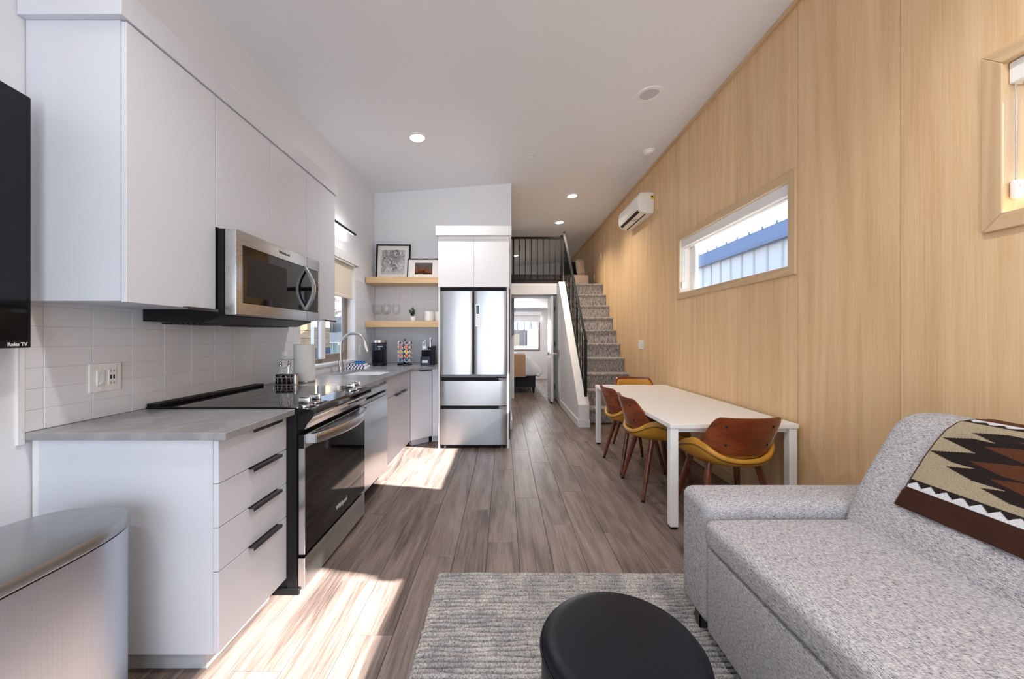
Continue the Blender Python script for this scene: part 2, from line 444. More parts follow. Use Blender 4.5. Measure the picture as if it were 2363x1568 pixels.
# --- walls
def holed(bm, axis, a0, a1, u0, u1, z0, z1, holes):
    """a slab (thickness a0..a1 along axis 'x' or 'y') with rectangular holes (u0,u1,z0,z1)"""
    us = sorted({u0, u1, *[h for q in holes for h in q[:2] if u0 < h < u1]})
    for ua, ub in zip(us, us[1:]):
        um = (ua+ub)/2; spans = [(z0, z1)]
        for h in holes:
            if h[0] < um < h[1]:
                ns = []
                for s0, s1 in spans:
                    if h[2] > s0: ns.append((s0, min(s1, h[2])))
                    if h[3] < s1: ns.append((max(s0, h[3]), s1))
                spans = [q for q in ns if q[1]-q[0] > 1e-4]
        for s0, s1 in spans:
            if axis == 'x': bm.box(a0, a1, ua, ub, s0, s1)
            else: bm.box(ua, ub, a0, a1, s0, s1)
    return bm
WL = (3.23, 4.42, .985, 2.07)                      # left window opening (y0,y1,z0,z1)
W1 = (2.54, 4.135, 1.722, 2.308)                   # right windows
W2 = (-.14, 1.455, 1.722, 2.308)
WB = (-.15, 1.07, .833, 1.97)                      # bedroom window (x0,x1,z0,z1)
wall_left = struct(holed(B(), 'x', -1.90, XL, -2.6, 11.4, -.1, 3.25, [WL]).build('wall_left', M['wall']), 'white painted left wall behind the kitchen run')
wall_right = struct(holed(B(), 'x', 1.947, XO, -2.6, 11.4, -.1, 3.6, [W1, W2]).build('wall_right', M['gap']), 'blond oak panelled right wall')
def panel_bm(y0, y1, z0, z1):
    b = B(); holes = [W1, W2]
    y0 += .0018; y1 -= .0018
    return holed(b, 'x', XR, 1.946, y0, y1, z0, z1, holes)
y = 1.831-.64*6
while y < YF:
    ya, yb = max(y, -2.5), min(y+.6408, YF)
    if yb-ya > .02: panel_bm(ya, yb, 0, 3.48).build('panel', M['panel'], wall_right)
    y += .6408
wall_back = struct(B().prism([(XL-.02, -.05), (.10, -.05), (.10, cz(.10)+.05), (XL-.02, cz(XL-.02)+.05)], 'y', YB, 5.22).build('wall_back', M['wall']),
                   'white partition wall behind shelves and fridge')
wall_hall = struct(box('wall_hall', M['wall'], None, -.02, .0985, 5.22, 7.66, -.05, 3.36), 'white hall wall left of the bedroom doorway')
wall_far = struct(holed(B(), 'y', YF, 11.36, -1.95, 2.1, -.1, 3.6, [WB]).build('wall_far', M['wall']), 'white far wall of bedroom and loft')
bm = B(); holed(bm, 'y', -2.60, -2.45, -1.95, 2.1, -.1, 3.6, [(-1.35, 1.55, 0, 2.6)])
wall_front = struct(bm.build('wall_front', M['wall']), 'white wall with the patio door, facing the bedroom')
bm = B(); holed(bm, 'y', 7.66, 7.76, XL, XR, 0, 2.0875, [(.205, .905, 0, 2.03)])
wall_bedroom = struct(bm.build('wall_bedroom', M['wall']), 'white wall around the bedroom doorway under the loft')
# knee wall beside the stairs
def kz(y): return min(.297+1.065*(y-5.215), 2.287)
wall_stair = struct(B().prism([(5.215, 0), (7.36, 0), (7.36, 2.26), (7.08, 2.26), (5.215, .285)], 'x', 1.035, 1.172).build('wall_stair', M['wall']),
                    'white triangular stair side wall under the black railing')
B().prism([(5.205, .285), (7.085, 2.262), (7.36, 2.262), (7.36, 2.285), (7.075, 2.285), (5.205, .308)], 'x', 1.026, 1.181).build('cap', M['trim'], wall_stair)
box('edge_board', M['trim'], wall_stair, 1.030, 1.176, 5.203, 5.215, 0, .286)
loft = struct(B().box(XL, 1.172, 7.36, YF, 2.0875, 2.287).box(1.172, XR, 7.43, YF, 2.0875, 2.287).build('floor_loft', M['wall']), 'white edged loft floor above the bedroom')
box('edge_beam', M['trim'], loft, .0985, 1.172, 7.342, 7.36, 2.08, 2.292)
box('floorboard', M['carpet'], loft, XL, XR, 7.45, YF, 2.287, 2.292)
# patio door behind the camera
pd = struct(B().box(-1.35, -1.27, -2.58, -2.47, 0, 2.6).box(1.47, 1.55, -2.58, -2.47, 0, 2.6).box(-1.35, 1.55, -2.58, -2.47, 2.52, 2.6)
            .box(.06, .14, -2.58, -2.47, 0, 2.52).build('door_3', M['bronze']), 'glazed patio door opposite the bedroom')

# --- baseboards and trims
struct(box('baseboard_right', M['paneltrim'], None, 1.916, 1.9295, -2.4, 5.4, 0, .085, .003), 'blond oak baseboard along the panelled wall')
struct(box('trim_1', M['paneltrim'], None, 1.905, 1.9295, -2.4, YF, 3.432, 3.4625), 'thin oak strip along the ceiling edge')
struct(B().box(1.017, 1.0345, 5.19, 6.86, 0, .105, .003).box(1.0345, 1.19, 5.187, 5.2025, 0, .105, .003).build('baseboard_stair', M['trim']), 'white baseboard around the stair side wall')
struct(B().box(.02, .115, 5.082, 5.0995, 0, .13, .003).box(.099, .115, 5.10, 7.6, 0, .13, .003).build('baseboard_hall', M['trim']), 'white baseboard beside the fridge and along the hall wall')
struct(box('baseboard_far', M['trim'], None, XL, XR, 11.184, 11.199, 0, .11, .003), 'white baseboard under the bedroom window')
struct(B().box(.165, .205, 7.643, 7.659, 0, 2.03).box(.165, .905, 7.643, 7.659, 2.03, 2.07).build('trim_2', M['trim']), 'white casing around the bedroom doorway')

# --- tiles
tcache = {}
TW, TH, TG = .1682, .0776, .0015
def tile_mesh(axis, w, h):
    k = (axis, round(w, 3), round(h, 3))
    if k not in tcache:
        b = B()
        if axis == 'x': b.box(0, .0045, -w/2, w/2, -h/2, h/2, .0013)
        else: b.box(-w/2, w/2, -.0045, 0, -h/2, h/2, .0013)
        me = b.mesh('tile'); me.materials.append(M['tile']); tcache[k] = me
    return tcache[k]
def tiles(parent, axis, face, u0, u1, z0, z1, ustart):
    i = math.floor((u0-ustart)/TW)
    while ustart+i*TW < u1-.004:
        a, b = max(u0, ustart+i*TW), min(u1, ustart+(i+1)*TW); j = math.floor((z0-HC)/TH+.01)
        while HC+j*TH < z1-.004:
            c, d = max(z0, HC+j*TH), min(z1, HC+(j+1)*TH)
            if b-a > .012 and d-c > .012:
                loc = (face, (a+b)/2, (c+d)/2) if axis == 'x' else ((a+b)/2, face, (c+d)/2)
                piece('tile', tile_mesh(axis, b-a-TG, d-c-TG), parent, loc)
            j += 1
        i += 1
box('grout', M['grout'], wall_left, XL, XL+.0055, 1.37, 3.205, HC, 1.46)
tiles(wall_left, 'x', XL+.0035, 1.37, 3.205, HC, 1.44, 1.428-TW)
box('grout', M['grout'], wall_left, XL, XL+.0055, 4.445, 5.095, HC, 1.925)
tiles(wall_left, 'x', XL+.0035, 4.445, 5.092, HC, 1.925, 4.445)
box('edge_strip', M['trim'], wall_left, XL, XL+.010, 1.350, 1.369, HC-.04, 1.44)
box('grout', M['grout'], wall_back, XL+.008, -.734, YB-.0055, YB, HC, 1.95)
tiles(wall_back, 'y', YB-.0035, XT+.002, -.736, HC, 1.94, XT+.002)

# --- left window: white returns, taupe vinyl slider, panes
w1 = struct(thing('window_1', 'taupe framed sliding window over the kitchen sink', 'window', (-1.82, 3.82, .985), local=False), None)
w1['kind'] = 'structure'
y0, y1, z0, z1 = WL
B().box(-1.905, XL+.006, y1-.003, y1+.02, z0-.02, z1+.02).box(-1.905, XL+.006, y0-.02, y0+.003, z0-.02, z1+.02).box(-1.905, XL+.006, y0-.02, y1+.02, z1-.003, z1+.02).build('lining', M['trim'], w1)
box('backsplash', M['trim'], w1, XL, XL+.012, y0-.02, y1+.02, HC, z0-.022)
box('sill', M['trim'], w1, -1.90, XL+.022, y0-.02, y1+.02, z0-.022, z0+.002, .002)
box('head_casing', M['trim'], w1, XL, XL+.014, y0-.08, y1+.10, z1+.02, z1+.115)
fr = B()
for (a, b_, c, d) in ((y0, y1, z0, z0+.045), (y0, y1, z1-.04, z1), (y0, y0+.04, z0+.045, z1-.04), (y1-.035, y1, z0+.045, z1-.04), (3.80, 3.845, z0+.045, z1-.04)):
    fr.box(-1.885, -1.835, a, b_, c, d, .003)
frame = fr.build('frame', M['bronze'], w1)
fr = B()
for (a, b_, c, d) in ((3.845, y1-.035, z0+.045, z0+.085), (3.845, y1-.035, z1-.08, z1-.04), (3.845, 3.885, z0+.085, z1-.08), (y1-.075, y1-.035, z0+.085, z1-.08)):
    fr.box(-1.87, -1.838, a, b_, c, d, .003)
fr.build('sash', M['bronze'], w1)
box('sash_stile', M['trim'], w1, -1.832, -1.80, 3.72, 3.80, z0+.045, z1-.04, .003)
box('pane', M['glasspane'], w1, -1.862, -1.858, y0+.04, 3.80, z0+.045, z1-.04)
box('pane', M['glasspane'], w1, -1.855, -1.851, 3.885, y1-.075, z0+.085, z1-.08)
t = thing('roller_shade', 'cream roller shade half drawn over the sink window', 'blind', (-1.775, 3.82, 2.05))
box('fabric', M['shade'], t, -1.776, -1.773, y0+.03, y1-.02, 1.715, 2.065)
box('hem_bar', M['shade'], t, -1.781, -1.768, y0+.03, y1-.02, 1.685, 1.717, .003)
B().tube([(-1.79, y0+.03, 2.045), (-1.79, y1-.02, 2.045)], .024, 12).build('roller', M['shade'], t, 40)

# --- right windows
def right_window(name, q, label, chain):
    y0, y1, z0, z1 = q
    w = thing(name, label, 'window', (2.0, (y0+y1)/2, z0)); w['kind'] = 'structure'
    tw = .058
    def tr(nm, m_, pts):  # mitred casing board, profile proud of panels
        B().prism(pts, 'x', XR-.016, XR+.002, .003, 1).build(nm, m_, w)
    i = .006
    tr('casing', M['paneltrim'], [(y0-tw, z0-tw), (y1+tw, z0-tw), (y1-i, z0+i), (y0+i, z0+i)])
    tr('casing', M['paneltrim'], [(y0-tw, z1+tw), (y1+tw, z1+tw), (y1-i, z1-i), (y0+i, z1-i)])
    tr('casing', M['paneltrimz'], [(y0-tw, z0-tw), (y0+i, z0+i), (y0+i, z1-i), (y0-tw, z1+tw)])
    tr('casing', M['paneltrimz'], [(y1+tw, z0-tw), (y1-i, z0+i), (y1-i, z1-i), (y1+tw, z1+tw)])
    B().box(XR-.004, XO, y0-.012, y0+.004, z0-.01, z1).box(XR-.004, XO, y1-.004, y1+.012, z0-.01, z1)\
       .box(XR-.004, XO, y0, y1, z0-.012, z0+.004).box(XR-.004, XO, y0, y1, z1-.004, z1+.012).build('lining', M['wlin'] if chain else M['paneltrimz'], w)
    f = B(); a0, a1 = 2.035, 2.075
    for (a, b_, c, d) in ((y0, y1, z0, z0+.03), (y0, y1, z1-.03, z1), (y0, y0+.035, z0+.03, z1-.03), (y1-(.075 if chain else .03), y1, z0+.03, z1-.03)):
        f.box(a0, a1, a, b_, c, d, .003)
    f.build('frame', M['trim'], w)
    if chain: box('mullion', M['trim'], w, 2.028, 2.062, y1-.135, y1-.08, z0+.03, z1-.03, .003)
    box('pane', M['glasspane'], w, 2.052, 2.056, y0+.035, y1-(.075 if chain else .03), z0+.03, z1-.03)
    return w
M['wlin'] = plain('white_window_lining', (.86, .82, .76), .5)
right_window('window_2', W1, 'long oak cased clerestory window above the dining table', True)
right_window('window_3', W2, 'oak cased clerestory window above the sofa', False)
def cassette(q, label):
    y0, y1, z0, z1 = q
    t = thing('roller_shade', label, 'blind', (1.97, (y0+y1)/2, z1))
    box('cassette', M['white'], t, 1.940, 2.02, y0+.006, y1-.006, z1-.088, z1-.006, .004, 2)
    box('hem_bar', M['paneltrim'] if False else M['shade'], t, 1.972, 1.984, y0+.02, y1-.02, z1-.096, z1-.087, .002)
    yc = y1-.022
    c = B()
    for dx in (-.008, .010):
        n = 76
        zs = [z1-.085-(z1-z0-.19)*k/n for k in range(n+1)]
        c.tube([(1.953+dx, yc-.012*(dx > 0), z) for z in zs], [.0028 if k % 2 else .0013 for k in range(n+1)], 6)
    c.build('bead_chain', M['chrome'], t, 60)
    c = B().box(1.937, 1.969, yc-.014, yc+.014, z0+.055, z0+.125, .008, 2).lathe([(0, 0), (.013, 0), (.013, .006), (0, .006)], (0, 0, 0), 16, mtx=Matrix.Translation((1.953, yc-.014, z0+.10)) @ Matrix.Rotation(pi/2, 4, 'X'))
    c.build('chain_tensioner', M['white'], t, 35)
cassette(W1, 'white roller shade cassette raised inside the clerestory window above the table')
cassette(W2, 'white roller shade cassette raised inside the clerestory window above the sofa')

# --- bedroom window
x0, x1, z0, z1 = WB
w = thing('window_4', 'taupe framed bedroom window above the bed', 'window', (.5, 11.25, z0)); w['kind'] = 'structure'
f = B()
for (a, b_, c, d) in ((x0, x1, z0, z0+.055), (x0, x1, z1-.055, z1), (x0, x0+.055, z0+.055, z1-.055), (x1-.055, x1, z0+.055, z1-.055)): f.box(a, b_, 11.19, 11.27, c, d, .003)
f.build('frame', M['bronze'], w)
box('pane', M['glasspane'], w, x0+.055, x1-.055, 11.225, 11.229, z0+.055, z1-.055)
t = thing('roller_shade', 'white roller shade box raised over the bedroom window', 'blind', (.5, 11.12, 1.97))
box('cassette', M['white'], t, x0-.06, x1+.03, 11.06, 11.188, 1.885, 1.99, .004)
box('fabric', M['duvet'], t, x0-.03, x1-.01, 11.13, 11.14, 1.70, 1.886)

# --- doors
t = thing('door_1', 'white panelled bedroom door standing open beside the stair wall', 'door', (.9, 7.64, 0)); t['kind'] = 'structure'
box('slab', M['trim'], t, .886, .922, 7.055, 7.655, .03, 2.02, .003)
for (a, b_, c, d) in ((7.14, 7.57, 1.0, 1.92), (7.14, 7.57, .25, .86)):
    B().box(.8815, .887, a, b_, c, d, .004).box(.8805, .884, a+.06, b_-.06, c+.06, d-.06, .003).build('panel', M['trim'], t)
def knob(parent, x, y, z, sgn, ax='x'):
    mt = Matrix.Translation((x, y, z)) @ Matrix.Rotation(sgn*pi/2, 4, 'Y')
    og = ORG.get(parent.name, (0, 0, 0))
    return B().lathe([(0, 0), (.032, 0), (.032, .006), (.011, .010), (.011, .03), (.026, .04), (.030, .055), (.022, .068), (0, .070)], (0, 0, 0), 18, mtx=mt).build('knob', M['nickel'], parent, 40)
knob(t, .8865, 7.11, .93, -1); knob(t, .922, 7.11, .93, 1)
B().tube([(.89, 7.09, .018), (.89, 7.055, .018), (.875, 7.03, .016)], .014, 8).build('door_stop', M['iron'], t, 50)
t = thing('door_2', 'grey-shaded white closet door in the stair side wall', 'door', (1.03, 7.2, 0)); t['kind'] = 'structure'
box('slab', M['trim'], t, 1.022, 1.034, 6.90, 7.55, .02, 2.0, .002)
for (c, d) in ((1.0, 1.9), (.22, .86)):
    B().box(1.0165, 1.0225, 6.98, 7.47, c, d, .003).box(1.0145, 1.018, 7.03, 7.42, c+.05, d-.05, .003).build('panel', M['trim'], t)
knob(t, 1.022, 6.97, .93, -1)
for z in (.25, 1.1, 1.82): box('hinge', M['iron'], t, 1.008, 1.0215, 7.55, 7.575, z-.05, z+.05, .002)

# --- bits on the walls
def plate(label, cat, x, y, z, w_, h_, axis, kinds, name):
    """cover plate on a wall; axis +1 faces +x, -1 faces -x, 0 faces -y"""
    t = thing(name, label, cat, (x, y, z), local=True)
    if axis == 0: R = Matrix.Identity(4)
    else: R = Matrix.Rotation(pi/2*axis, 4, 'Z')
    B().box(-w_/2, w_/2, -.006, 0, -h_/2, h_/2, .003, 2, mtx=R).build('plate', M['white'], t)
    n = len(kinds)
    for i, k in enumerate(kinds):
        xc = (i-(n-1)/2)*.048
        if k == 'o':
            B().box(xc-.017, xc+.017, -.009, -.006, -.034, .034, .002, mtx=R).build('receptacle', M['white'], t)
            b = B()
            for dz in (-.022, .022):
                b.box(xc-.008, xc-.005, -.0095, -.0088, dz-.005, dz+.005, mtx=R).box(xc+.005, xc+.008, -.0095, -.0088, dz-.005, dz+.005, mtx=R)
            b.build('contact_slots', M['gap'], t)['kind'] = 'stuff'
        elif k == 'u':
            B().box(xc-.017, xc+.017, -.009, -.006, -.034, .034, .002, mtx=R).build('receptacle', M['white'], t)
            b = B()
            for dz in (-.026, .026):
                b.box(xc-.008, xc-.0055, -.0095, -.0088, dz-.004, dz+.004, mtx=R).box(xc+.0055, xc+.008, -.0095, -.0088, dz-.004, dz+.004, mtx=R)
            b.box(xc-.010, xc-.003, -.0095, -.0088, -.009, .009, mtx=R).box(xc+.003, xc+.010, -.0095, -.0088, -.009, .009, mtx=R)
            b.build('contact_slots', M['gap'], t)['kind'] = 'stuff'
        elif k == 'd':
            B().box(xc-.017, xc+.017, -.010, -.006, -.034, .034, .002, mtx=R).build('dimmer', M['white'], t)
            B().tube([R @ Vector((xc-.012, -.0105, -.022)), R @ Vector((xc-.012, -.0105, .012)), R @ Vector((xc, -.0105, .026)), R @ Vector((xc+.010, -.0105, .018)), R @ Vector((xc+.010, -.0105, -.02))], .0010, 5).build('slider_track', M['lampoff'], t)
            B().box(xc-.007, xc+.007, -.014, -.010, -.028, -.018, .003, 2, mtx=R).build('slider', M['white'], t)
        else:
            B().box(xc-.016, xc+.016, -.010, -.006, -.033, .033, .002, mtx=R).build('rocker', M['white'], t)
    for i in range(n):
        for dz in (-.047, .047):
            B().lathe([(.0035, 0), (.0035, .0012), (0, .0014)], (0, 0, 0), 8, mtx=R @ Matrix.Translation(((i-(n-1)/2)*.048, -.006, dz)) @ Matrix.Rotation(pi/2, 4, 'X')).build('screw', M['white'], t)
    return t
plate('white dimmer and outlet plate on the tiles above the near worktop', 'outlet', XT, 1.645, 1.074, .133, .122, 1, 'du', 'outlet')
plate('small white outlet plate on the tiles behind the oil bottles', 'outlet', XT, 2.99, 1.07, .078, .122, 1, 'o', 'outlet')
plate('white outlet plate on the tiles right of the sink window', 'outlet', XT, 4.56, 1.09, .078, .122, 1, 'o', 'outlet')
plate('white outlet plate on the back tiles beside the coffee maker', 'outlet', -1.36, YB-.008, 1.13, .078, .122, 0, 'o', 'outlet')
plate('white triple light switch on the oak wall above the table', 'switch', XR, 5.30, 1.14, .19, .126, -1, 'sss', 'light_switch')
plate('small white switch high on the oak wall above the stairs', 'switch', XR, 7.5, 2.85, .075, .122, -1, 's', 'light_switch')
plate('small white outlet on the oak wall at loft floor level', 'outlet', XR, 8.07, 2.53, .075, .118, -1, 'o', 'outlet')

# --- ceiling fittings
ROLL = -atan(.075)
def on_ceiling(u, v):
    k = 2.0707/(778-v-.075*(u-1163)); return ((u-1163)*k, 870*k, H+(778-v)*k)
def downlight(u, v, label, lit=True, r=.098, watts=52.0, loc=None, roll=ROLL, tone=(1.0, .975, .95)):
    p = loc or on_ceiling(u, v)
    t = thing('downlight', label, 'ceiling light', p, local=True, rot=(0, roll, 0), group='recessed ceiling downlights')
    B().lathe([(r*.70, -.004), (r*.74, -.010), (r*.97, -.007), (r, 0.0), (r*.70, .0)], n=40, caps=False).build('trim_ring', M['trim'], t, 50)
    B().lathe([(0, -.004), (r*.69, -.004), (r*.69, .0), (0, .0)], n=32).build('lens', M['lamp'] if lit else M['lampoff'], t, 40)
    if lit and watts:
        d = bpy.data.lights.new('downlight_beam', 'SPOT'); d.energy = watts; d.spot_size = radians(125); d.spot_blend = .8; d.shadow_soft_size = .06
        d.color = tone
        o = bpy.data.objects.new('downlight_beam', d); COL.objects.link(o); o.parent = t; o.location = (0, 0, -.03)
downlight(963, 317, 'lit recessed downlight in the ceiling over the kitchen run')
downlight(1498, 217, 'unlit recessed downlight in the ceiling nearest the oak wall', lit=False, r=.115)
downlight(1320, 452, 'lit recessed downlight before the loft, the nearer of two', watts=55, tone=(1, .89, .75))
downlight(1291, 513, 'lit recessed downlight over the loft edge, the farther of two', watts=50, tone=(1, .87, .72))
downlight(1190, 590, 'small lit downlight over the back of the loft', r=.09, watts=30, tone=(1, .89, .75))
downlight(0, 0, 'lit downlight in the bedroom ceiling', loc=(1.08, 10.3, 2.086), roll=0, r=.085, watts=8)
for x_, y_, w_ in ((-.55, .9, 'over the floor between range and pouf'), (.95, .9, 'over the sofa seat'), (-.55, -1.0, 'by the patio door on the television side'), (.95, -1.0, 'by the patio door on the sofa side')):  # unseen downlights added to brighten the room
    downlight(0, 0, 'unseen downlight added as fill light '+w_, loc=(x_, y_, ceil_z(x_)), watts=44)
p = on_ceiling(1498, 348)
t = thing('smoke_detector', 'white round smoke detector on the ceiling near the oak wall', 'smoke detector', p, rot=(0, ROLL, 0), local=True)
B().lathe([(0, 0), (.072, 0), (.072, -.012), (.066, -.016)], n=32).build('base', M['white'], t, 40)
B().lathe([(.060, -.016), (.060, -.022), (.052, -.040), (.03, -.046), (0, -.046)], n=32).build('cover', M['white'], t, 30)
B().lathe([(.008, 0), (.008, -.003), (0, -.003)], (.018, -.02, -.045), 12).build('button', M['lampoff'], t)
for (u, v, lb) in ((1225, 364, 'white round sprinkler cover flush with the ceiling before the partition'), (1203, 507, 'grey round sprinkler cover on the ceiling by the loft')):
    t = thing('sprinkler_cover', lb, 'sprinkler', on_ceiling(u, v), rot=(0, ROLL, 0), local=True)
    B().lathe([(0, 0), (.046, 0), (.046, -.006), (.042, -.008), (0, -.008)], n=28).build('disc', M['ceil'], t, 40)
    B().lathe([(.047, 0), (.050, 0), (.050, -.003), (.047, -.003)], n=28, caps=False).build('rim', M['lampoff'], t, 40)
# plinth: bar light over the sink window
t = thing('bar_light', 'slim dark bar wall light glowing above the sink window', 'wall light', (-1.75, 3.72, 2.38))
box('back_plate', M['chrome'], t, -1.75, -1.725, 3.55, 3.80, 2.33, 2.43, .004)
for y_ in (3.62, 3.74): B().tube([(-1.73, y_, 2.40), (-1.645, y_, 2.40)], .008, 8).build('arm', M['chrome'], t, 50)
B().box(-1.66, -1.635, 3.25, 4.18, 2.372, 2.392, .004).build('bar', M['iron'], t)
box('led_strip', plain('led', (1, 1, 1), .5, emit=(1, .97, .93), es=14.0), t, -1.668, -1.6605, 3.27, 4.16, 2.375, 2.389)
# ================================================================== kitchen run
XF = -1.054        # face of base fronts
def pull(parent, y0, y1, z, x=XF):
    """black edge pull on top of a front: a lip that projects into the room"""
    return B().prism([(x-.012, z+.0025), (x+.024, z+.0025), (x+.024, z-.010), (x+.0215, z-.010), (x+.0215, z), (x-.012, z)], 'y', y0, y1).build('pull', M['handle'], parent)
# near drawer unit
t = thing('drawer_cabinet', 'white four-drawer base cabinet between trash can and range', 'cabinet', (-1.4, 1.6, 0))
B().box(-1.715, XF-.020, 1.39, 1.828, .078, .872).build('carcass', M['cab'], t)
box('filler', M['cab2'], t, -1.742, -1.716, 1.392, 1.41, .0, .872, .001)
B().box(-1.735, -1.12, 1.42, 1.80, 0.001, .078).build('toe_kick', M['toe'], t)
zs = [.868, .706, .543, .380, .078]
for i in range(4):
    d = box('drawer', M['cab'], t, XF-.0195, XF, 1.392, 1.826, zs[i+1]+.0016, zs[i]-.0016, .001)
    pull(d, 1.555, 1.755, zs[i]-.004)
# worktops
t = thing('near_worktop', 'grey quartz worktop on the near drawer cabinet', 'worktop', (-1.4, 1.6, .873))
box('slab', M['quartz'], t, XL+.009, -1.0125, 1.37, 1.8265, .873, HC, .002)
t = thing('worktop', 'long grey quartz worktop running past the sink into the corner', 'worktop', (-1.4, 3.6, .873))
SX0, SX1, SY0, SY1 = -1.575, -1.135, 3.44, 4.06
b = B()
b.box(XL+.009, SX0, 2.634, 5.088, .873, HC).box(SX1, -1.0125, 2.634, 4.21, .873, HC).box(SX0, SX1, 2.634, SY0, .873, HC).box(SX0, SX1, SY1, 4.21, .873, HC)
b.prism([(SX0, 4.21), (-1.0125, 4.21), (-.80, 4.42), (-.737, 4.42), (-.737, 5.088), (SX0, 5.088)], 'z', .873, HC)
b.build('slab', M['quartz'], t)
# the sink
t = thing('sink', 'white undermount sink basin in the corner worktop', 'sink', (-1.35, 3.75, .70))
b = B(); wv = .012
b.box(SX0, SX1, SY0, SY1, .69, .70).box(SX0-wv, SX0, SY0-wv, SY1+wv, .69, .8725).box(SX1, SX1+wv, SY0-wv, SY1+wv, .69, .8725).box(SX0, SX1, SY0-wv, SY0, .69, .8725).box(SX0, SX1, SY1, SY1+wv, .69, .8725)
b.build('basin', M['porcelain'], t)
B().lathe([(0, 0), (.042, 0), (.04, .004), (.02, .002), (0, .002)], (-1.36, 3.75, .701), 24).build('drain', M['chrome'], t, 40)
t = thing('faucet', 'brushed nickel gooseneck faucet behind the sink', 'faucet', (-1.645, 3.80, HC))
B().lathe([(.030, 0), (.030, .006), (.024, .01), (.0235, .105), (.018, .112), (0, .112)], (-1.645, 3.80, HC), 24).build('base', M['nickel'], t, 40)
pts = [(-1.645, 3.80, HC+.10), (-1.645, 3.80, 1.16)]
for k in range(1, 13):
    a = pi-k*pi/12*.93; pts.append((-1.645+.125+.125*cos(a), 3.80+.012*k/12, 1.16+.125*sin(a)))
B().tube(pts, .0145, 14).build('spout', M['nickel'], t, 50)
ex, ey, ez = pts[-1]
B().tube([(ex, ey, ez), (ex+.010, ey+.002, ez-.05), (ex+.020, ey+.004, ez-.085)], [.0155, .017, .0185], 14).build('spray_head', M['nickel'], t, 50)
B().tube([(-1.645, 3.825, HC+.05), (-1.645, 3.86, HC+.055)], .011, 10).tube([(-1.645, 3.855, HC+.05), (-1.62, 3.87, HC+.115)], .0065, 8).build('lever', M['nickel'], t, 50)
# sink base unit
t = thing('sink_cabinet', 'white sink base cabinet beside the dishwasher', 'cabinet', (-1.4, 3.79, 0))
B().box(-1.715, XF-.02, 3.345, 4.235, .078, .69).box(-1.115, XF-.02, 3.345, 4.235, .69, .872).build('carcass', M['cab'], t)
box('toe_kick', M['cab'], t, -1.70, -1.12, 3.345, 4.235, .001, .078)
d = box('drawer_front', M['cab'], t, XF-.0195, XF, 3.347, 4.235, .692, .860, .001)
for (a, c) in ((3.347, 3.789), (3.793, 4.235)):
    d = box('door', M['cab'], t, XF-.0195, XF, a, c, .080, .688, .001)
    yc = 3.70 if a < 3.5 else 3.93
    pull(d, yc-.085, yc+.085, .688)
# diagonal corner unit
t = thing('corner_cabinet', 'white diagonal corner base cabinet left of the fridge', 'cabinet', (-1.0, 4.5, 0))
A0, A1 = (-1.054, 4.245), (-.846, 4.452)
dv = Vector((A1[0]-A0[0], A1[1]-A0[1], 0)); L = dv.length; dv.normalize(); nv = Vector((dv.y, -dv.x, 0))
B().prism([(-1.70, 4.24), (-1.085, 4.24), (-.863, 4.462), (-.863, 5.08), (-1.70, 5.08)], 'z', .078, .872).build('carcass', M['cab'], t)
mt = frame_mtx((A0[0], A0[1], 0), dv, nv)   # local x along face, y up, z outwards
d = B().box(.004, L-.004, .080, .864, -.019, 0, .001, mtx=mt).build('door', M['cab'], t)
B().box(L*.38, L*.95, .8635, .866, -.012, .022, mtx=mt).box(L*.38, L*.95, .856, .866, .0195, .022, mtx=mt).build('pull', M['handle'], d)
B().box(.05, L-.01, .001, .078, -.11, -.06, mtx=mt).build('toe_kick', M['cab'], t)
box('filler', M['cab'], t, -.846, -.737, 4.452, 4.47, .078, .872)
box('toe_kick', M['cab'], t, -.86, -.737, 4.50, 4.515, .001, .078)

# ------------------------------------------------------------------ upper units
UX, UY0 = -1.38, 1.3765
def upper(label, y0, y1, z0, doors, loc, side=False):
    t = thing('wall_cabinet', label, 'cabinet', loc, group='white wall cabinets over the worktop')
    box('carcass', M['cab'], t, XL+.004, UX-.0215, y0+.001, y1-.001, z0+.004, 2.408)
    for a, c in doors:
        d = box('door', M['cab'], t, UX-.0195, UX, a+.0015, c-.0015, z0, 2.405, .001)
    return t
t = upper('tall white wall cabinet nearest the television', UY0, 1.805, 1.378, [(UY0, 1.805)], (-1.55, 1.6, 1.378)); pull(t, 1.62, 1.79, 1.3785, UX)
t = upper('white two-door wall cabinet above the microwave', 1.807, 2.633, 1.778, [(1.807, 2.227), (2.227, 2.633)], (-1.55, 2.2, 1.778))
t = upper('white wall cabinet next to the sink window', 2.635, 3.078, 1.378, [(2.635, 3.078)], (-1.55, 2.85, 1.378)); pull(t, 2.86, 3.05, 1.3785, UX)
struct(box('trim_3', M['cab'], None, XL+.003, -1.372, 1.352, 3.10, 2.409, 2.512, .001), 'deep white crown board on top of the wall cabinets')

# ------------------------------------------------------------------ microwave
MY0, MY1, MX = 1.812, 2.632, -1.283
t = thing('microwave', 'stainless over-the-range microwave with curved vertical handle', 'microwave', (-1.5, 2.2, 1.33))
B().prism([(-1.735, 1.325), (-1.45, 1.318), (-1.345, 1.352), (-1.345, 1.772), (-1.735, 1.772)], 'y', MY0, MY1).build('body', M['black'], t)
b = B()
for k in range(9): b.box(-1.70+.028*k, -1.685+.028*k, MY0+.06, MY0+.34, 1.3135, 1.3215)
for k in range(9): b.box(-1.70+.028*k, -1.685+.028*k, MY0+.46, MY0+.74, 1.3135, 1.3215)
b.build('grease_filter', M['blackm'], t)
d = B().box(-1.343, MX-.004, MY0, MY1, 1.357, 1.772, .004, 2).build('door_frame', M['steely'], t, 35)
box('window', M['blackgloss'], t, MX-.0045, MX-.001, MY0+.045, MY1-.028, 1.417, 1.702, .003)
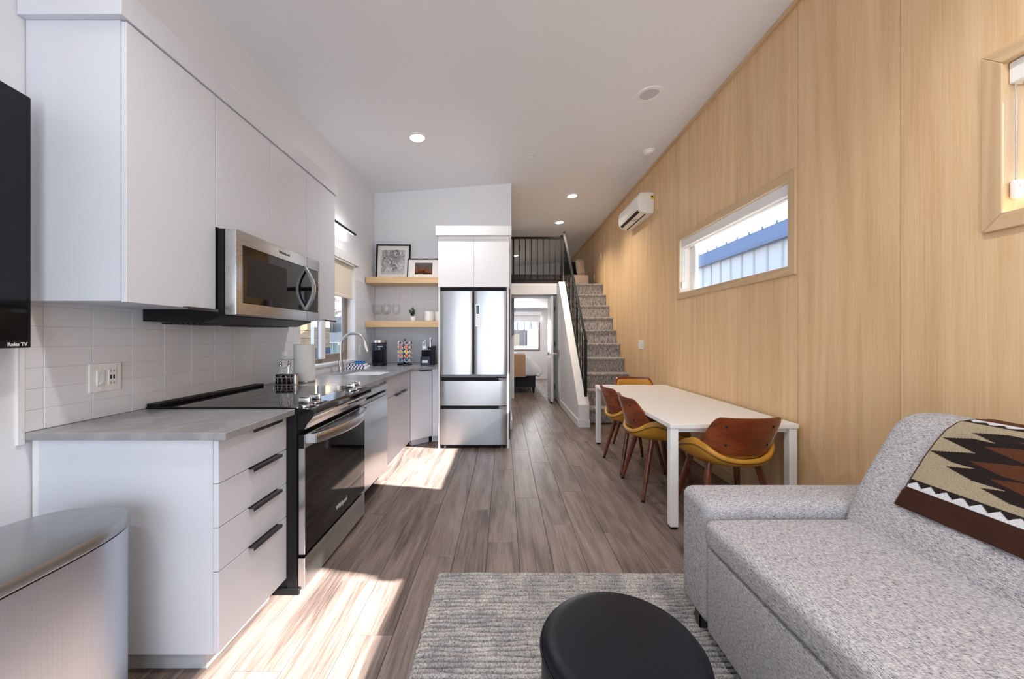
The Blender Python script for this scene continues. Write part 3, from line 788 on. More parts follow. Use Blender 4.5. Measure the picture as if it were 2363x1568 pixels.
B().box(MX-.0015, MX-.0006, MY0+.075, MY0+.42, 1.452, 1.652).build('mesh_screen', plain('screen_grey', (.010, .0095, .0095), .4, spec=.25), t)
box('control_seam', M['gap'], t, MX-.0052, MX-.0035, MY1-.165, MY1-.163, 1.358, 1.771)
def bow(x0, y, z0, z1, out, n=14): return [(x0+out*sin(pi*k/n), y, z0+(z1-z0)*k/n) for k in range(n+1)]
b = B(); pts = bow(MX-.004, MY1-.185, 1.422, 1.700, .056)
b.rings([[(p[0]-.010, p[1]-.013, p[2]), (p[0]+.006, p[1]-.013, p[2]), (p[0]+.010, p[1], p[2]), (p[0]+.006, p[1]+.013, p[2]), (p[0]-.010, p[1]+.013, p[2])] for p in pts])
b.build('handle', M['steelz'], t, 35)
lettering('badge', 'Whirlpool', .026, M['gap'], t, Matrix.Translation((.0, .0, .0)) @ frame_mtx((MX-.004+1.5+.0005, 2.21-2.2, 1.738-1.33), (0, 1, 0), (1, 0, 0)))

# ------------------------------------------------------------------ range
RY0, RY1 = 1.832, 2.628
t = thing('range', 'black and stainless slide-in electric range between worktops', 'range', (-1.35, 2.23, 0))
B().box(-1.73, -1.005, RY0, RY1, .004, .895).build('body', M['black'], t)
box('cooktop', M['blackgloss'], t, -1.735, -1.06, RY0-.006, RY1+.006, .9015, .909, .002)
ring = B()
for (x, y_, r) in ((-1.25, 2.03, .095), (-1.25, 2.43, .075), (-1.53, 2.03, .075), (-1.53, 2.43, .10)):
    ring.lathe([(r-.0015, 0), (r, 0), (r, .0003), (r-.0015, .0003)], (x, y_, .9091), 40, caps=False)
ring.build('burner_rings', plain('burner_print', (.10, .10, .105), .3), t)
vb = B().box(-1.735, -1.675, RY0-.004, RY1+.004, .909, .925, .003)
vb.build('rear_vent_trim', M['black'], t)
for k in range(4): box('vent_slot', M['gap'], t, -1.722, -1.690, RY0+.03+.195*k, RY0+.20+.195*k, .9245, .9256)
# console with sloped top, rolled front and undercut
prof = [(-1.10, .902), (-1.07, .909), (-.945, .897), (-.926, .888), (-.924, .872), (-.936, .850), (-.957, .826), (-.966, .806), (-.972, .800), (-1.01, .800), (-1.10, .84)]
B().prism(prof, 'y', RY0+.002, RY1-.002).build('console', M['blackgloss'], t, 30)
B().prism([(-.9355, .8515), (-.9285, .862), (-.9275, .862), (-.9345, .8495)], 'y', RY0+.002, RY1-.002).build('console_trim', M['steely'], t, 30)
B().prism([(-.958, .8265), (-.9655, .807), (-.971, .7995), (-.966, .8005), (-.9640, .807), (-.9568, .8255)], 'y', RY0+.002, RY1-.002).build('console_lip', M['steely'], t, 30)
def on_console(x): return .909-.012*(x+1.07)/.125
for yk in (1.895, 2.0, 2.455, 2.555):
    x = -.998; z = on_console(x)
    k = B().lathe([(.033, 0), (.033, .006), (.030, .009), (0, .009)], (x, yk, z), 24).build('knob', M['chrome'], t, 40)
    B().box(x-.031, x+.027, yk-.010, yk+.010, z+.008, z+.046, .004, 2).build('grip', M['chrome'], k, 35)
B().prism([(-1.052, on_console(-1.052)+.0006), (-.955, on_console(-.955)+.0006), (-.955, on_console(-.955)-.002), (-1.052, on_console(-1.052)-.002)], 'y', 2.07, 2.385).build('touch_panel', plain('touch_panel', (.05, .05, .055), .12), t)
DX = -.968
B().box(-1.005, DX-.008, RY0+.004, RY1-.004, .183, .772, .003).build('door', M['black'], t)
B().box(DX-.008, DX, RY0+.004, RY1-.004, .706, .772, .002).build('door_top_rail', M['steely'], t)
box('door_edge', M['steelz'], t, -.998, DX, RY0+.001, RY0+.006, .190, .706, .001)
box('door_glass', M['blackgloss'], t, DX-.0085, DX-.001, RY0+.006, RY1-.006, .190, .7055, .001)
b = B(); hy0, hy1 = RY0+.055, RY1-.03; n = 24
pts = [(DX+.018+.060*sin(pi*k/n)**.8 if 0 < k < n else DX+.018, hy0+.004+(hy1-hy0-.008)*k/n) for k in range(n+1)]
b.rings([[(x-.010, y_, .716), (x+.006, y_, .716), (x+.010, y_, .722), (x+.010, y_, .760), (x+.006, y_, .767), (x-.010, y_, .767)] for x, y_ in pts])
b.box(DX-.004, DX+.026, hy0, hy0+.03, .716, .767, .002).box(DX-.004, DX+.026, hy1-.03, hy1, .716, .767, .002)
b.build('door_handle', M['steely'], t, 35)
for k in range(34):
    y_ = RY0+.11+.0175*k
    if k % 12 == 11: continue
    box('vent_slot', M['gap'], t, DX-.003, DX+.0006, y_, y_+.009, .762, .7705)
box('drawer', M['steely'], t, -1.004, DX-.002, RY0+.003, RY1-.003, .022, .172, .004, 2)
box('drawer_edge', M['steelz'], t, -.999, DX-.004, RY0+.0005, RY0+.0035, .022, .172)
box('foot_plate', M['black'], t, -1.115, -.99, RY0-.012, RY0-.001, .001, .03, .002)
box('side_skirt', M['black'], t, -1.05, -1.006, RY0-.004, RY0, .03, .872)
lettering('badge', 'Whirlpool', .036, M['white'], t, frame_mtx((DX+.0002+1.35, 2.25-2.23, .258), (0, 1, 0), (1, 0, 0)), .0005)

# ------------------------------------------------------------------ dishwasher
DY0, DY1, WX = 2.642, 3.332, -1.030
t = thing('dishwasher', 'stainless dishwasher with pocket handle right of the range', 'dishwasher', (-1.4, 3.0, 0))
B().box(-1.70, -1.055, DY0, DY1, .09, .868).build('body', M['black'], t)
box('toe_kick', M['black'], t, -1.68, -1.11, DY0, DY1, .001, .09)
B().prism([(-1.055, .100), (WX, .100), (WX, .735), (WX-.004, .742), (WX-.020, .747), (-1.055, .747)], 'y', DY0+.003, DY1-.003).build('door', M['steelz'], t, 30)
box('handle_pocket', M['gap'], t, -1.055, -1.048, DY0+.004, DY1-.004, .746, .792)
B().prism([(-1.055, .790), (WX-.006, .790), (WX, .796), (WX, .838), (WX-.010, .850), (-1.055, .850)], 'y', DY0+.003, DY1-.003).build('control_strip', M['steely'], t, 30)
box('control_panel', M['blackgloss'], t, -1.055, WX-.012, DY0+.004, DY1-.004, .8505, .864)
b = B().prism([(WX-.018, .745), (WX+.003, .752), (WX+.006, .778), (WX+.001, .778), (WX-.004, .756), (WX-.018, .751)], 'y', DY0+.02, DY1-.02)
b.build('handle_lip', M['steely'], t, 30)

# ------------------------------------------------------------------ fridge and its surround
FX0, FX1, FY = -.7125, .026, 4.21
t = thing('refrigerator', 'stainless French door refrigerator with two freezer drawers', 'refrigerator', (-.34, 4.6, 0))
B().box(FX0+.004, FX1-.004, FY+.062, 5.0, .03, 1.772).build('body', plain('fridge_side', (.16, .165, .175), .4, .6), t)
def door_front(z0, z1, x0, x1, nm):
    n = 10; b = B()
    pr = [(x0, FY+.058), (x0, FY+.012)] + [(x0+.004+(x1-x0-.008)*k/n, FY+.010-.008*sin(pi*k/n)) for k in range(n+1)] + [(x1, FY+.012), (x1, FY+.058)]
    return b.prism(pr, 'z', z0, z1).build(nm, M['fridgesteel'], t, 25)
door_front(.829, 1.763, FX0, -.3545, 'door'); dr = door_front(.829, 1.763, -.3325, FX1, 'door')
box('centre_gasket', M['gap'], t, -.3545, -.3325, FY+.03, FY+.05, .83, 1.76)
box('dispenser_panel', plain('panel_mirror', (.55, .55, .56), .12, metal=.9), dr, -.316, -.270, FY-.0005, FY+.006, 1.365, 1.612, .002)
box('display', M['blackgloss'], dr, -.311, -.275, FY-.0012, FY-.0004, 1.505, 1.605)
box('lower_display', M['porcelain'], dr, -.311, -.275, FY-.0012, FY-.0004, 1.375, 1.497)
b = B()
for k in range(4): b.box(-.115+.022*k, -.103+.022*k, FY+.004, FY+.0055, 1.688, 1.700)
b.build('logo_marks', M['chrome'], dr)
for z0, z1 in ((.481, .756), (.044, .442)):
    d = door_front(z0, z1, FX0, FX1, 'drawer')
    box('grip_recess', M['gap'], d, FX0+.004, FX1-.004, FY+.035, FY+.0615, z1, z1+.038)
    B().prism([(FX1-.085, FY+.034), (FX1-.001, FY+.004), (FX1-.001, FY+.034)], 'z', z1, z1+.030).build('grip_end', M['steel'], d)
box('base_grille', M['black'], t, FX0+.01, FX1-.01, FY+.03, FY+.07, .022, .044)
for x in (FX0+.05, FX1-.05):
    B().lathe([(.020, 0), (.022, .012), (.012, .016), (.012, .03)], (x, FY+.045, .001), 14).build('foot', M['nickel'], t, 40)
t = thing('fridge_surround', 'white tall cabinet with two doors boxed around the refrigerator', 'cabinet', (-.34, 4.6, 0))
box('side_panel', M['cab2'], t, -.735, -.717, 4.225, 5.08, .001, 2.378)
box('side_panel', M['cab2'], t, .031, .0585, 4.225, 5.08, .001, 2.378)
box('carcass', M['cab'], t, -.716, .030, 4.25, 5.08, 1.815, 2.378)
for a, c in ((-.7345, -.340), (-.337, .0580)):
    d = box('door', M['cab2'], t, a, c, 4.206, 4.2245, 1.806, 2.374, .001)
    xc = -.45 if a < -.5 else -.28
    box('pull', M['handle'], d, xc-.085+.04, xc+.085+.0, 4.188, 4.214, 1.801, 1.8045)
box('gap_shadow', M['gap'], t, .0586, .0690, 4.228, 4.26, .10, 1.79)  # black strip painting in the shade of the gap beside the wall
box('top_void', M['gap'], t, -.716, .030, 4.26, 4.27, 1.772, 1.815)
box('crown', M['cab2'], t, -.757, .084, 4.175, 5.08, 2.3785, 2.482, .001)

# ------------------------------------------------------------------ floating shelves
for nm, z0, z1, lb in (('upper', 1.928, 2.006, 'thick oak floating shelf carrying the two pictures'), ('lower', 1.372, 1.451, 'thick oak floating shelf carrying wine glasses and mugs')):
    t = box('floating_shelf', M['shelf'], None, -1.737, -.737, 4.736, 5.088, z0, z1, .0015)
    tag(t, lb, 'shelf', 'oak floating shelves')
SU, SLW = 2.0065, 1.4515
# ================================================================== things on shelves and worktops
def picture(label, w_, h_, x, y, z, lean, fw, mat_w, paint_fn, rz=0.0):
    """leaning framed picture; local x across, z up, faces -y"""
    t = thing('framed_picture', label, 'picture', (x, y, z), local=True, rot=(-lean, 0, rz))
    b = B(); d = .022
    b.box(-w_/2, w_/2, -d, 0, 0, fw, .001).box(-w_/2, w_/2, -d, 0, h_-fw, h_, .001).box(-w_/2, -w_/2+fw, -d, 0, fw, h_-fw, .001).box(w_/2-fw, w_/2, -d, 0, fw, h_-fw, .001)
    b.build('frame', M['black'], t)
    box('mat_board', plain('mat_board', (.84, .82, .79), .8), t, -w_/2+fw, w_/2-fw, -.010, -.004, fw, h_-fw)
    nx, nz = 150, 120
    x0, x1, z0, z1 = -w_/2+fw+mat_w[0], w_/2-fw-mat_w[0], fw+mat_w[1], h_-fw-mat_w[2]
    me = B().grid(lambda a, c: (x0+(x1-x0)*a, -.0108, z0+(z1-z0)*c), nx, nz).mesh('print', recalc=False)
    ca = me.color_attributes.new('print', 'FLOAT_COLOR', 'POINT')
    for i, v in enumerate(me.vertices):
        ca.data[i].color = (*paint_fn((v.co.x-x0)/(x1-x0), (v.co.z-z0)/(z1-z0)), 1)
    me.materials.append(vcol('print_ink', .7))
    o = bpy.data.objects.new('print', me); COL.objects.link(o); o.parent = t
    box('glazing', M['picglass'], t, -w_/2+fw, w_/2-fw, -.016, -.0145, fw, h_-fw)
    return t
M['picglass'] = glass('picture_glass', (1, 1, 1), .5)
from mathutils import noise
def sketch(a, c):
    p = Vector((a*4.0, c*4.0, 1.3)); q = Vector((noise.noise(p*1.3), noise.noise(p*1.3+Vector((5, 2, 1))), 0))
    n = noise.fractal(p+q*1.2, .8, 2.1, 4); ln = min(1, abs(noise.noise(p*2.0+q*1.8))*7); l2 = min(1, abs(noise.noise(p*4.3+q*2.5+Vector((3, 3, 3))))*5)
    top = max(0, 1-abs(a-.52)*2.2)*max(0, min(1, (c-.38)*3))
    v = (.60+.22*n)*(.30+.70*ln)*(.55+.45*l2)*(1-.45*top*(n < .1))
    if c < .09: v = v*.3+.42
    v = max(.03, min(.75, v)); return (v, v, v*1.03)
def mesa(a, c):
    n = noise.fractal(Vector((a*7, c*7, 5.1)), .8, 2, 4)
    sky = (.085+.03*c, .060+.035*c, .052+.045*c)
    ridge = .36+.22*max(0, 1-abs(a-.42)/.45)**1.2+.05*noise.noise(Vector((a*14, 0, 2)))
    if a > .8: ridge -= (a-.8)*.4
    if c > ridge: return tuple(max(.01, s*(1+.25*n)) for s in sky)
    if c > ridge-.20: k = .75+.45*n; return (.24*k, .075*k, .018*k)
    k = .6+.5*n; return (.085*k+.01, .032*k+.004, .010)
picture('large black framed grey sketch leaning on the upper shelf', .455, .485, -1.478, 5.02, SU+.0005, radians(6), .020, (.055, .055, .055), sketch, 0.03)
picture('small black framed desert photograph overlapping the grey sketch', .425, .272, -1.05, 4.92, SU+.0005, radians(8), .013, (.085, .045, .045), mesa)
# wine glasses
def wineglass():
    t = thing('wine_glass', 'clear stemmed wine glass', 'wine glass', (0, 0, 0), group='wine glasses on the lower shelf')
    B().lathe([(0, 0), (.032, 0), (.032, .002), (.006, .006), (.0035, .012), (.0035, .078), (.006, .084)], n=24, caps=False).build('stem', M['glassware'], t, 40)
    B().lathe([(0, .082), (.012, .084), (.030, .098), (.040, .125), (.041, .150), (.036, .185), (.030, .212), (.029, .212), (.035, .185), (.0395, .150), (.0385, .125), (.029, .100), (.010, .086), (0, .085)], n=28, caps=False).build('bowl', M['glassware'], t, 40)
    return t
g0 = wineglass()
spots = [(-1.688, 4.97, 'wine glass at the window end of the lower shelf, back row'), (-1.606, 4.84, 'wine glass at the window end of the lower shelf, front row'),
         (-1.575, 4.99, 'wine glass in the middle of the five, back row'), (-1.500, 4.84, 'wine glass in the middle of the five, front row'), (-1.397, 4.88, 'single wine glass nearest the potted plant')]
for i, (x, y, lb) in enumerate(spots):
    g = g0 if i == 0 else dup(g0)
    g.location = (x, y, SLW); g.scale = (1.12, 1.12, 1.05); g['label'] = 'clear stemmed '+lb
# potted plant
t = thing('potted_plant', 'small leafy plant in a white pot on the lower shelf', 'plant', (-1.175, 4.87, SLW))
B().lathe([(0, 0), (.028, 0), (.034, .03), (.0385, .062), (.0365, .062), (.034, .055), (0, .055)], (-1.175, 4.87, SLW), 24).build('pot', M['porcelain'], t, 40)
b = B(); st = B(); rnd = random.Random(3)
for k in range(13):
    a = rnd.uniform(0, 2*pi); hgt = rnd.uniform(.05, .125); sp = rnd.uniform(.0, .068)
    tip = Vector((-1.175+sp*cos(a), 4.87+sp*sin(a), SLW+.055+hgt)); base = Vector((-1.175+.3*sp*cos(a), 4.87+.3*sp*sin(a), SLW+.05))
    st.tube([base, (base+tip)/2+Vector((0, 0, .01)), tip], .0018, 5)
    for j in range(9):
        f = .35+.65*j/8; c = base.lerp(tip, f); aa = rnd.uniform(0, 2*pi); el = rnd.uniform(-.2, .7); ln = rnd.uniform(.022, .036)
        d = Vector((cos(aa)*cos(el), sin(aa)*cos(el), sin(el))); s_ = d.cross(Vector((0, 0, 1))).normalized()*ln*.36; up = s_.cross(d).normalized()*ln*.12
        q = [c, c+d*ln*.45+s_-up*0, c+d*ln, c+d*ln*.45-s_]; m_ = c+d*ln*.5+up
        V = [b.bm.verts.new(x) for x in q]; mv = b.bm.verts.new(m_)
        for i in range(4): b.bm.faces.new((V[i], V[(i+1) % 4], mv))
fol = b.build('foliage', fabric('leaf_green', [(.3, (.010, .045, .010)), (.7, (.035, .11, .022))], (60, 60, 60), 0, .45, 2, 0), t); fol['kind'] = 'stuff'
st.build('stems', plain('stem', (.04, .06, .02), .6), t)
# mugs
def marble():
    m, t_, p = nt('marbled_glaze'); mp = coords(t_, (1, 1, 1), False)
    n = nd(t_, 'ShaderNodeTexNoise', Scale=22.0, Detail=5.0, Distortion=2.5); t_.links.new(mp.outputs[0], n.inputs['Vector'])
    r = ramp(t_, n.outputs['Fac'], [(.45, (.82, .81, .79)), (.52, (.60, .585, .56)), (.58, (.83, .82, .80))])
    t_.links.new(r.outputs[0], p.inputs['Base Color']); p.inputs['Roughness'].default_value = .18; return m
M['marble'] = marble()
def mug(label, x, y, m_, r=.060, h_=.128, ang=0):
    t = thing('mug', label, 'mug', (x, y, SLW))
    B().lathe([(0, 0), (r*.88, 0), (r*.98, .02), (r, h_*.6), (r*.99, h_), (r*.92, h_), (r*.92, .012), (0, .010)], (x, y, SLW), 32).build('cup', m_, t, 45)
    pts = [(x+cos(ang)*(r*.97+.036*sin(pi*k/8)), y+sin(ang)*(r*.97+.036*sin(pi*k/8)), SLW+.026+(h_-.05)*k/8) for k in range(9)]
    B().tube(pts, .0065, 8).build('handle', m_, t, 50)
mug('white marbled mug beside the potted plant', -.965, 4.86, M['marble'], ang=1.9)
mug('plain white mug tucked against the fridge cabinet', -.855, 4.96, M['porcelain'], ang=1.2)

# coffee maker
cx, cy = -1.53, 4.66
t = thing('coffee_maker', 'black single-serve pod coffee maker in the corner', 'coffee maker', (cx, cy, HC+.0005)); z = HC+.0005
B().box(cx-.085, cx+.035, cy-.015, cy+.16, z, z+.285, .012, 3).build('column', M['black'], t, 35)
B().box(cx-.105, cx-.070, cy+.0, cy+.15, z+.01, z+.262, .008, 2).build('water_tank', plain('smoke_tank', (.02, .022, .03), .1), t, 35)
B().box(cx-.108, cx-.068, cy-.003, cy+.153, z+.258, z+.272, .003).build('tank_lid', M['black'], t)
hd = B().rings([[(cx+.01+.085*cos(2*pi*k/28)*s_, cy-.055+.085*sin(2*pi*k/28)*s_, z+zz) for k in range(28)] for zz, s_ in ((.185, .93), (.19, 1.0), (.276, 1.0), (.282, .97))]).build('brew_head', plain('navy_gloss', (.010, .016, .032), .14), t, 35)
B().rings([[(cx+.01+.088*cos(2*pi*k/28)*s_, cy-.055+.088*sin(2*pi*k/28)*s_, z+zz) for k in range(28)] for zz, s_ in ((.280, 1.0), (.306, 1.0), (.310, .95))]).build('lid', M['nickel'], t, 35)
B().rings([[(cx+.01+.085*cos(2*pi*k/28)*s_, cy-.055+.085*sin(2*pi*k/28)*s_, z+zz) for k in range(28)] for zz, s_ in ((0, 1.0), (.028, 1.0), (.032, .95))]).build('drip_tray', M['black'], t, 35)
lettering('badge', 'KEURIG', .017, M['white'], t, frame_mtx((.045+.0, -.055-.0795, .232), (.9, .42, 0), (.42, -.9, 0)), .0004)

# pod carousel and its pods
cx, cy = -1.235, 4.70
t = thing('pod_carousel', 'black wire carousel rack holding five tiers of coffee pods', 'pod rack', (cx, cy, HC+.0005)); z = HC+.0005
B().lathe([(0, 0), (.092, 0), (.094, .006), (.088, .014), (.02, .018), (0, .018)], (cx, cy, z), 32).build('base', M['black'], t, 35)
B().lathe([(.014, .015), (.014, .300), (.0, .300)], (cx, cy, z), 16).build('post', M['iron'], t, 40)
B().lathe([(0, .298), (.006, .302), (.011, .312), (.006, .322), (0, .324)], (cx, cy, z), 16).build('finial', M['iron'], t, 40)
ANG = [radians(q) for q in (-142, -112, -68, -22)]
ANG = [radians(-90+q) for q in (-75, -25, 25, 75)]
wr = B()
for a in [radians(-90+q) for q in (-50, 0, 50, 100, 150, 200, 250)]:
    pts = []
    for k in range(31):
        zz = .018+.268*k/30; rr = .066+.014*cos(2*pi*(k/6.0))
        pts.append((cx+rr*cos(a), cy+rr*sin(a), z+zz))
    wr.tube(pts, .0022, 5)
for k in range(6): wr.tube([(cx+.05*cos(2*pi*j/24), cy+.05*sin(2*pi*j/24), z+.018+.0535*k) for j in range(24)], .002, 5, closed=True)
wr.build('wire_frame', M['iron'], t, 60)
lids = [((.035, .07, .28), 'blue', 'bottom'), ((.62, .115, .012), 'orange-red', 'second'), ((.85, .42, .02), 'yellow', 'middle'), ((.58, .10, .02), 'orange', 'fourth'), ((.10, .02, .035), 'plum', 'top')]
side = ['outer left', 'front left', 'front right', 'outer right']
proto = {}
for ti, (c_, cn, tn) in enumerate(lids):
    lm, t_, p = nt('lid_'+cn.replace('-', '_')); mp = coords(t_, (1, 1, 1), True)
    n = nd(t_, 'ShaderNodeTexNoise', Scale=60.0, Detail=2.0); t_.links.new(mp.outputs[0], n.inputs['Vector'])
    r = ramp(t_, n.outputs['Fac'], [(.38, tuple(x*.6 for x in c_)), (.52, c_), (.62, tuple(min(1, x*1.3+.18) for x in c_))])
    t_.links.new(r.outputs[0], p.inputs['Base Color']); p.inputs['Roughness'].default_value = .3
    for k, a in enumerate(ANG):
        zz = z+.045+.0535*ti; el = .32
        d = Vector((cos(a)*cos(el), sin(a)*cos(el), sin(el)))
        c = Vector((cx, cy, zz-.012))+d*.052
        mt = Matrix.Translation(c) @ d.to_track_quat('Z', 'Y').to_matrix().to_4x4()
        pod = B().lathe([(0, -.002), (.0165, 0), (.0215, .034), (.0255, .036), (.0255, .040), (.021, .040)], n=20, caps=False)
        q = thing('coffee_pod', f'{cn}-lidded coffee pod in the {tn} tier of the carousel, {side[k]}', 'coffee pod', tuple(c), group='coffee pods in the carousel', local=True)
        q.rotation_mode = 'QUATERNION'; q.rotation_quaternion = d.to_track_quat('Z', 'Y')
        if 'cup' not in proto:
            me = pod.mesh('cup', smooth=40); me.materials.append(M['porcelain']); proto['cup'] = me
        o = bpy.data.objects.new('cup', proto['cup']); COL.objects.link(o); o.parent = q
        if cn not in proto:
            me = B().lathe([(0, .0402), (.0205, .0402), (.0205, .0412), (0, .0414)], n=20).mesh('lid', smooth=40); me.materials.append(lm); proto[cn] = me
        o = bpy.data.objects.new('lid', proto[cn]); COL.objects.link(o); o.parent = q

# knife block
cx, cy = -.945, 4.66
t = thing('knife_block', 'black knife block with white label near the fridge', 'knife block', (cx, cy, HC+.0005)); z = HC+.0005
B().prism([(cy+.0, z), (cy+.17, z), (cy+.17, z+.03), (cy+.11, z+.235), (cy+.03, z+.215)], 'x', cx-.005, cx+.085, .003).build('rear_block', M['black'], t)
B().prism([(cy-.055, z), (cy+.06, z), (cy+.04, z+.105), (cy-.055, z+.105)], 'x', cx-.078, cx+.042, .004).build('front_block', plain('block_navy', (.016, .024, .042), .4), t)
B().prism([(cy+.03, z), (cy+.12, z), (cy+.09, z+.19), (cy+.01, z+.185)], 'x', cx-.078, cx-.004, .003).build('left_block', M['black'], t)
box('label_plate', M['white'], t, cx-.055, cx+.015, cy-.0565, cy-.0548, z+.032, z+.060)
def knife(label, x, y, zb, ln, lean, steel, w_=.012):
    q = thing('kitchen_knife', label, 'knife', (x, y, zb), local=True, rot=(lean, 0, 0), group='knives in the block')
    B().box(-w_/2, w_/2, -.010, .010, 0, ln*.9, .004, 2).build('handle', M['iron'] if not steel else M['steelz'], q, 35)
    B().box(-w_/2-.001, w_/2+.001, -.011, .011, ln*.86, ln, .005, 2).build('bolster', M['chrome'], q, 35)
    B().box(-.001, .001, -.009, .009, -.09, 0).build('blade', M['chrome'], q)
for k in range(5):
    knife(f'steak knife standing in the front row of the knife block, {["first", "second", "third", "fourth", "fifth"][k]} from the sink side', cx-.064+.0235*k, cy-.018, z+.10, .095, -.06, False, .010)
knife('thick steel-capped knife at the left of the block, front', cx-.064, cy+.035, z+.185, .105, -.10, True, .020)
knife('taller knife at the left of the block, behind another', cx-.047, cy+.065, z+.185, .135, -.12, True, .020)
knife('tall steel-handled knife at the right of the block', cx+.022, cy+.055, z+.215, .118, -.10, True, .022)
knife('dark-capped knife at the right of the block, farthest back', cx+.018, cy+.095, z+.220, .125, -.12, False, .022)

t = thing('tablet_stand', 'small black wedge stand beside the fridge panel', 'stand', (-.76, 4.55, HC+.0005))
B().prism([(-.785, HC+.0008), (-.742, HC+.0008), (-.742, HC+.095)], 'y', 4.53, 4.56, .002).build('wedge', M['black'], t)
box('foot', M['iron'], t, -.783, -.745, 4.51, 4.58, HC+.0005, HC+.004)

# paper towel
t = thing('paper_towel_roll', 'white paper towel roll standing on the worktop by the window', 'paper towel', (-1.547, 2.92, HC+.0005)); z = HC+.0005
B().lathe([(0, 0), (.078, 0), (.080, .004), (.078, .009), (0, .010)], (-1.547, 2.92, z), 32).build('holder_base', M['nickel'], t, 40)
B().lathe([(.02, .011), (.0745, .011), (.0755, .016), (.0755, .287), (.0745, .291), (.02, .291)], (-1.547, 2.92, z), 40, caps=False).build('paper_roll', M['paper'], t, 40)
B().lathe([(.0, .010), (.009, .010), (.009, .293), (0, .296)], (-1.547, 2.92, z), 12).build('holder_rod', M['nickel'], t, 40)
# oil bottle caddy
cx, cy = -1.60, 2.755
t = thing('cruet_caddy', 'chrome wire caddy in front of the paper towel', 'caddy', (cx, cy, HC+.0005)); z = HC+.0005
b = B()
def loop(zz, hx=.064, hy=.036): return [(cx-hx, cy-hy, zz), (cx+hx, cy-hy, zz), (cx+hx, cy+hy, zz), (cx-hx, cy+hy, zz)]
for zz in (.003, .030, .052): b.tube(loop(z+zz), .0022, 6, closed=True)
for x in (-.064, -.032, 0, .032, .064):
    for y_ in (-.036, .036): b.tube([(cx+x, cy+y_, z+.003), (cx+x, cy+y_, z+.053)], .0020, 6)
b.tube([(cx-.06+.12*k/6, cy, z+.003) for k in range(7)], .002, 6)
b.tube([(cx+.020*cos(pi*k/10)+.01, cy-.038, z+.052+.022*sin(pi*k/10)) for k in range(11)], .0022, 6)
b.tube([(cx, cy+.04, z+.05), (cx, cy+.04, z+.17), (cx-.055, cy+.02, z+.182), (cx+.055, cy+.02, z+.182), (cx, cy+.04, z+.17)], .0020, 6)
b.build('wire_rack', M['chrome'], t, 60)
for sx_, lb in ((-.031, 'dark oil bottle with steel pourer in the caddy, television side'), (.031, 'dark oil bottle with steel pourer in the caddy, window side')):
    q = thing('oil_bottle', lb, 'bottle', (cx+sx_, cy, z+.005), local=True, group='oil and vinegar bottles')
    B().box(-.026, .026, -.026, .026, 0, .072, .006, 2).build('contents', plain('dark_oil', (.012, .008, .005), .08), q, 35)
    B().lathe([(.028, .070), (.024, .085), (.012, .112), (.010, .128), (.012, .132)], n=16, caps=False).build('neck', M['glassware'], q, 40)
    B().lathe([(.012, .130), (.013, .138), (.009, .146), (.011, .152), (.007, .162), (0, .163)], n=14).build('pourer', M['nickel'], q, 40)
t = thing('salt_shaker', 'small steel shaker between oil caddy and paper towel', 'shaker', (-1.513, 2.735, HC+.0005)); z = HC+.0005
B().lathe([(0, 0), (.0175, 0), (.0175, .066), (.017, .068)], (-1.513, 2.735, z), 20).build('body', M['steelz'], t, 40)
B().lathe([(.0178, .066), (.0178, .078), (.014, .082), (0, .083)], (-1.513, 2.735, z), 20).build('cap', M['nickel'], t, 40)
# dish towels and brush
def stripe():
    m, t_, p = nt('striped_towel'); mp = coords(t_, (1, 1, 1), False)
    w = nd(t_, 'ShaderNodeTexWave', Scale=9.0, Distortion=2.5, Detail=1.0); t_.links.new(mp.outputs[0], w.inputs['Vector'])
    r = ramp(t_, w.outputs['Fac'], [(.30, (.015, .022, .09)), (.40, (.75, .75, .77)), (.9, (.80, .80, .82))])
    t_.links.new(r.outputs[0], p.inputs['Base Color']); p.inputs['Roughness'].default_value = .9; return m
M['stripe'] = stripe()
cx, cy = -1.635, 4.17
t = thing('dish_towel', 'folded white and navy striped dish towel behind the sink', 'towel', (cx, cy, HC+.0005)); z = HC+.0005
for k, (w_, d_, dx) in enumerate(((.125, .085, 0), (.115, .08, .012), (.10, .072, -.006))):
    def f(u, v, k=k, w_=w_, d_=d_, dx=dx):
        a = 2*pi*u; s_ = abs(cos(a))**.4*(1 if cos(a) > 0 else -1); q = abs(sin(a))**.4*(1 if sin(a) > 0 else -1)
        zz = z+.0165*k+.008+.0075*(1 if v > .5 else -1)*(1 if .02 < v < .98 else .3)
        rr = min(1, sin(pi*max(.001, min(.999, v)))*1.9)
        return (cx+dx+w_*s_*rr, cy+.028*k+d_*q*rr, zz+.003*sin(7*s_+3*k)*(v > .5))
    B().grid(f, 36, 10, closeu=True).build('fold', M['stripe'], t, 60)
t = thing('dish_sponge', 'blue sponge lying on the folded dish towels', 'sponge', (cx+.02, cy+.06, HC+.052))
box('sponge', plain('blue_sponge', (.05, .25, .62), .8), t, cx-.03, cx+.075, cy+.02, cy+.085, HC+.0525, HC+.072, .006, 2)
box('scrub_pad', plain('scrub_pad', (.02, .10, .32), .9), t, cx-.03, cx+.075, cy+.02, cy+.085, HC+.0715, HC+.079, .002)
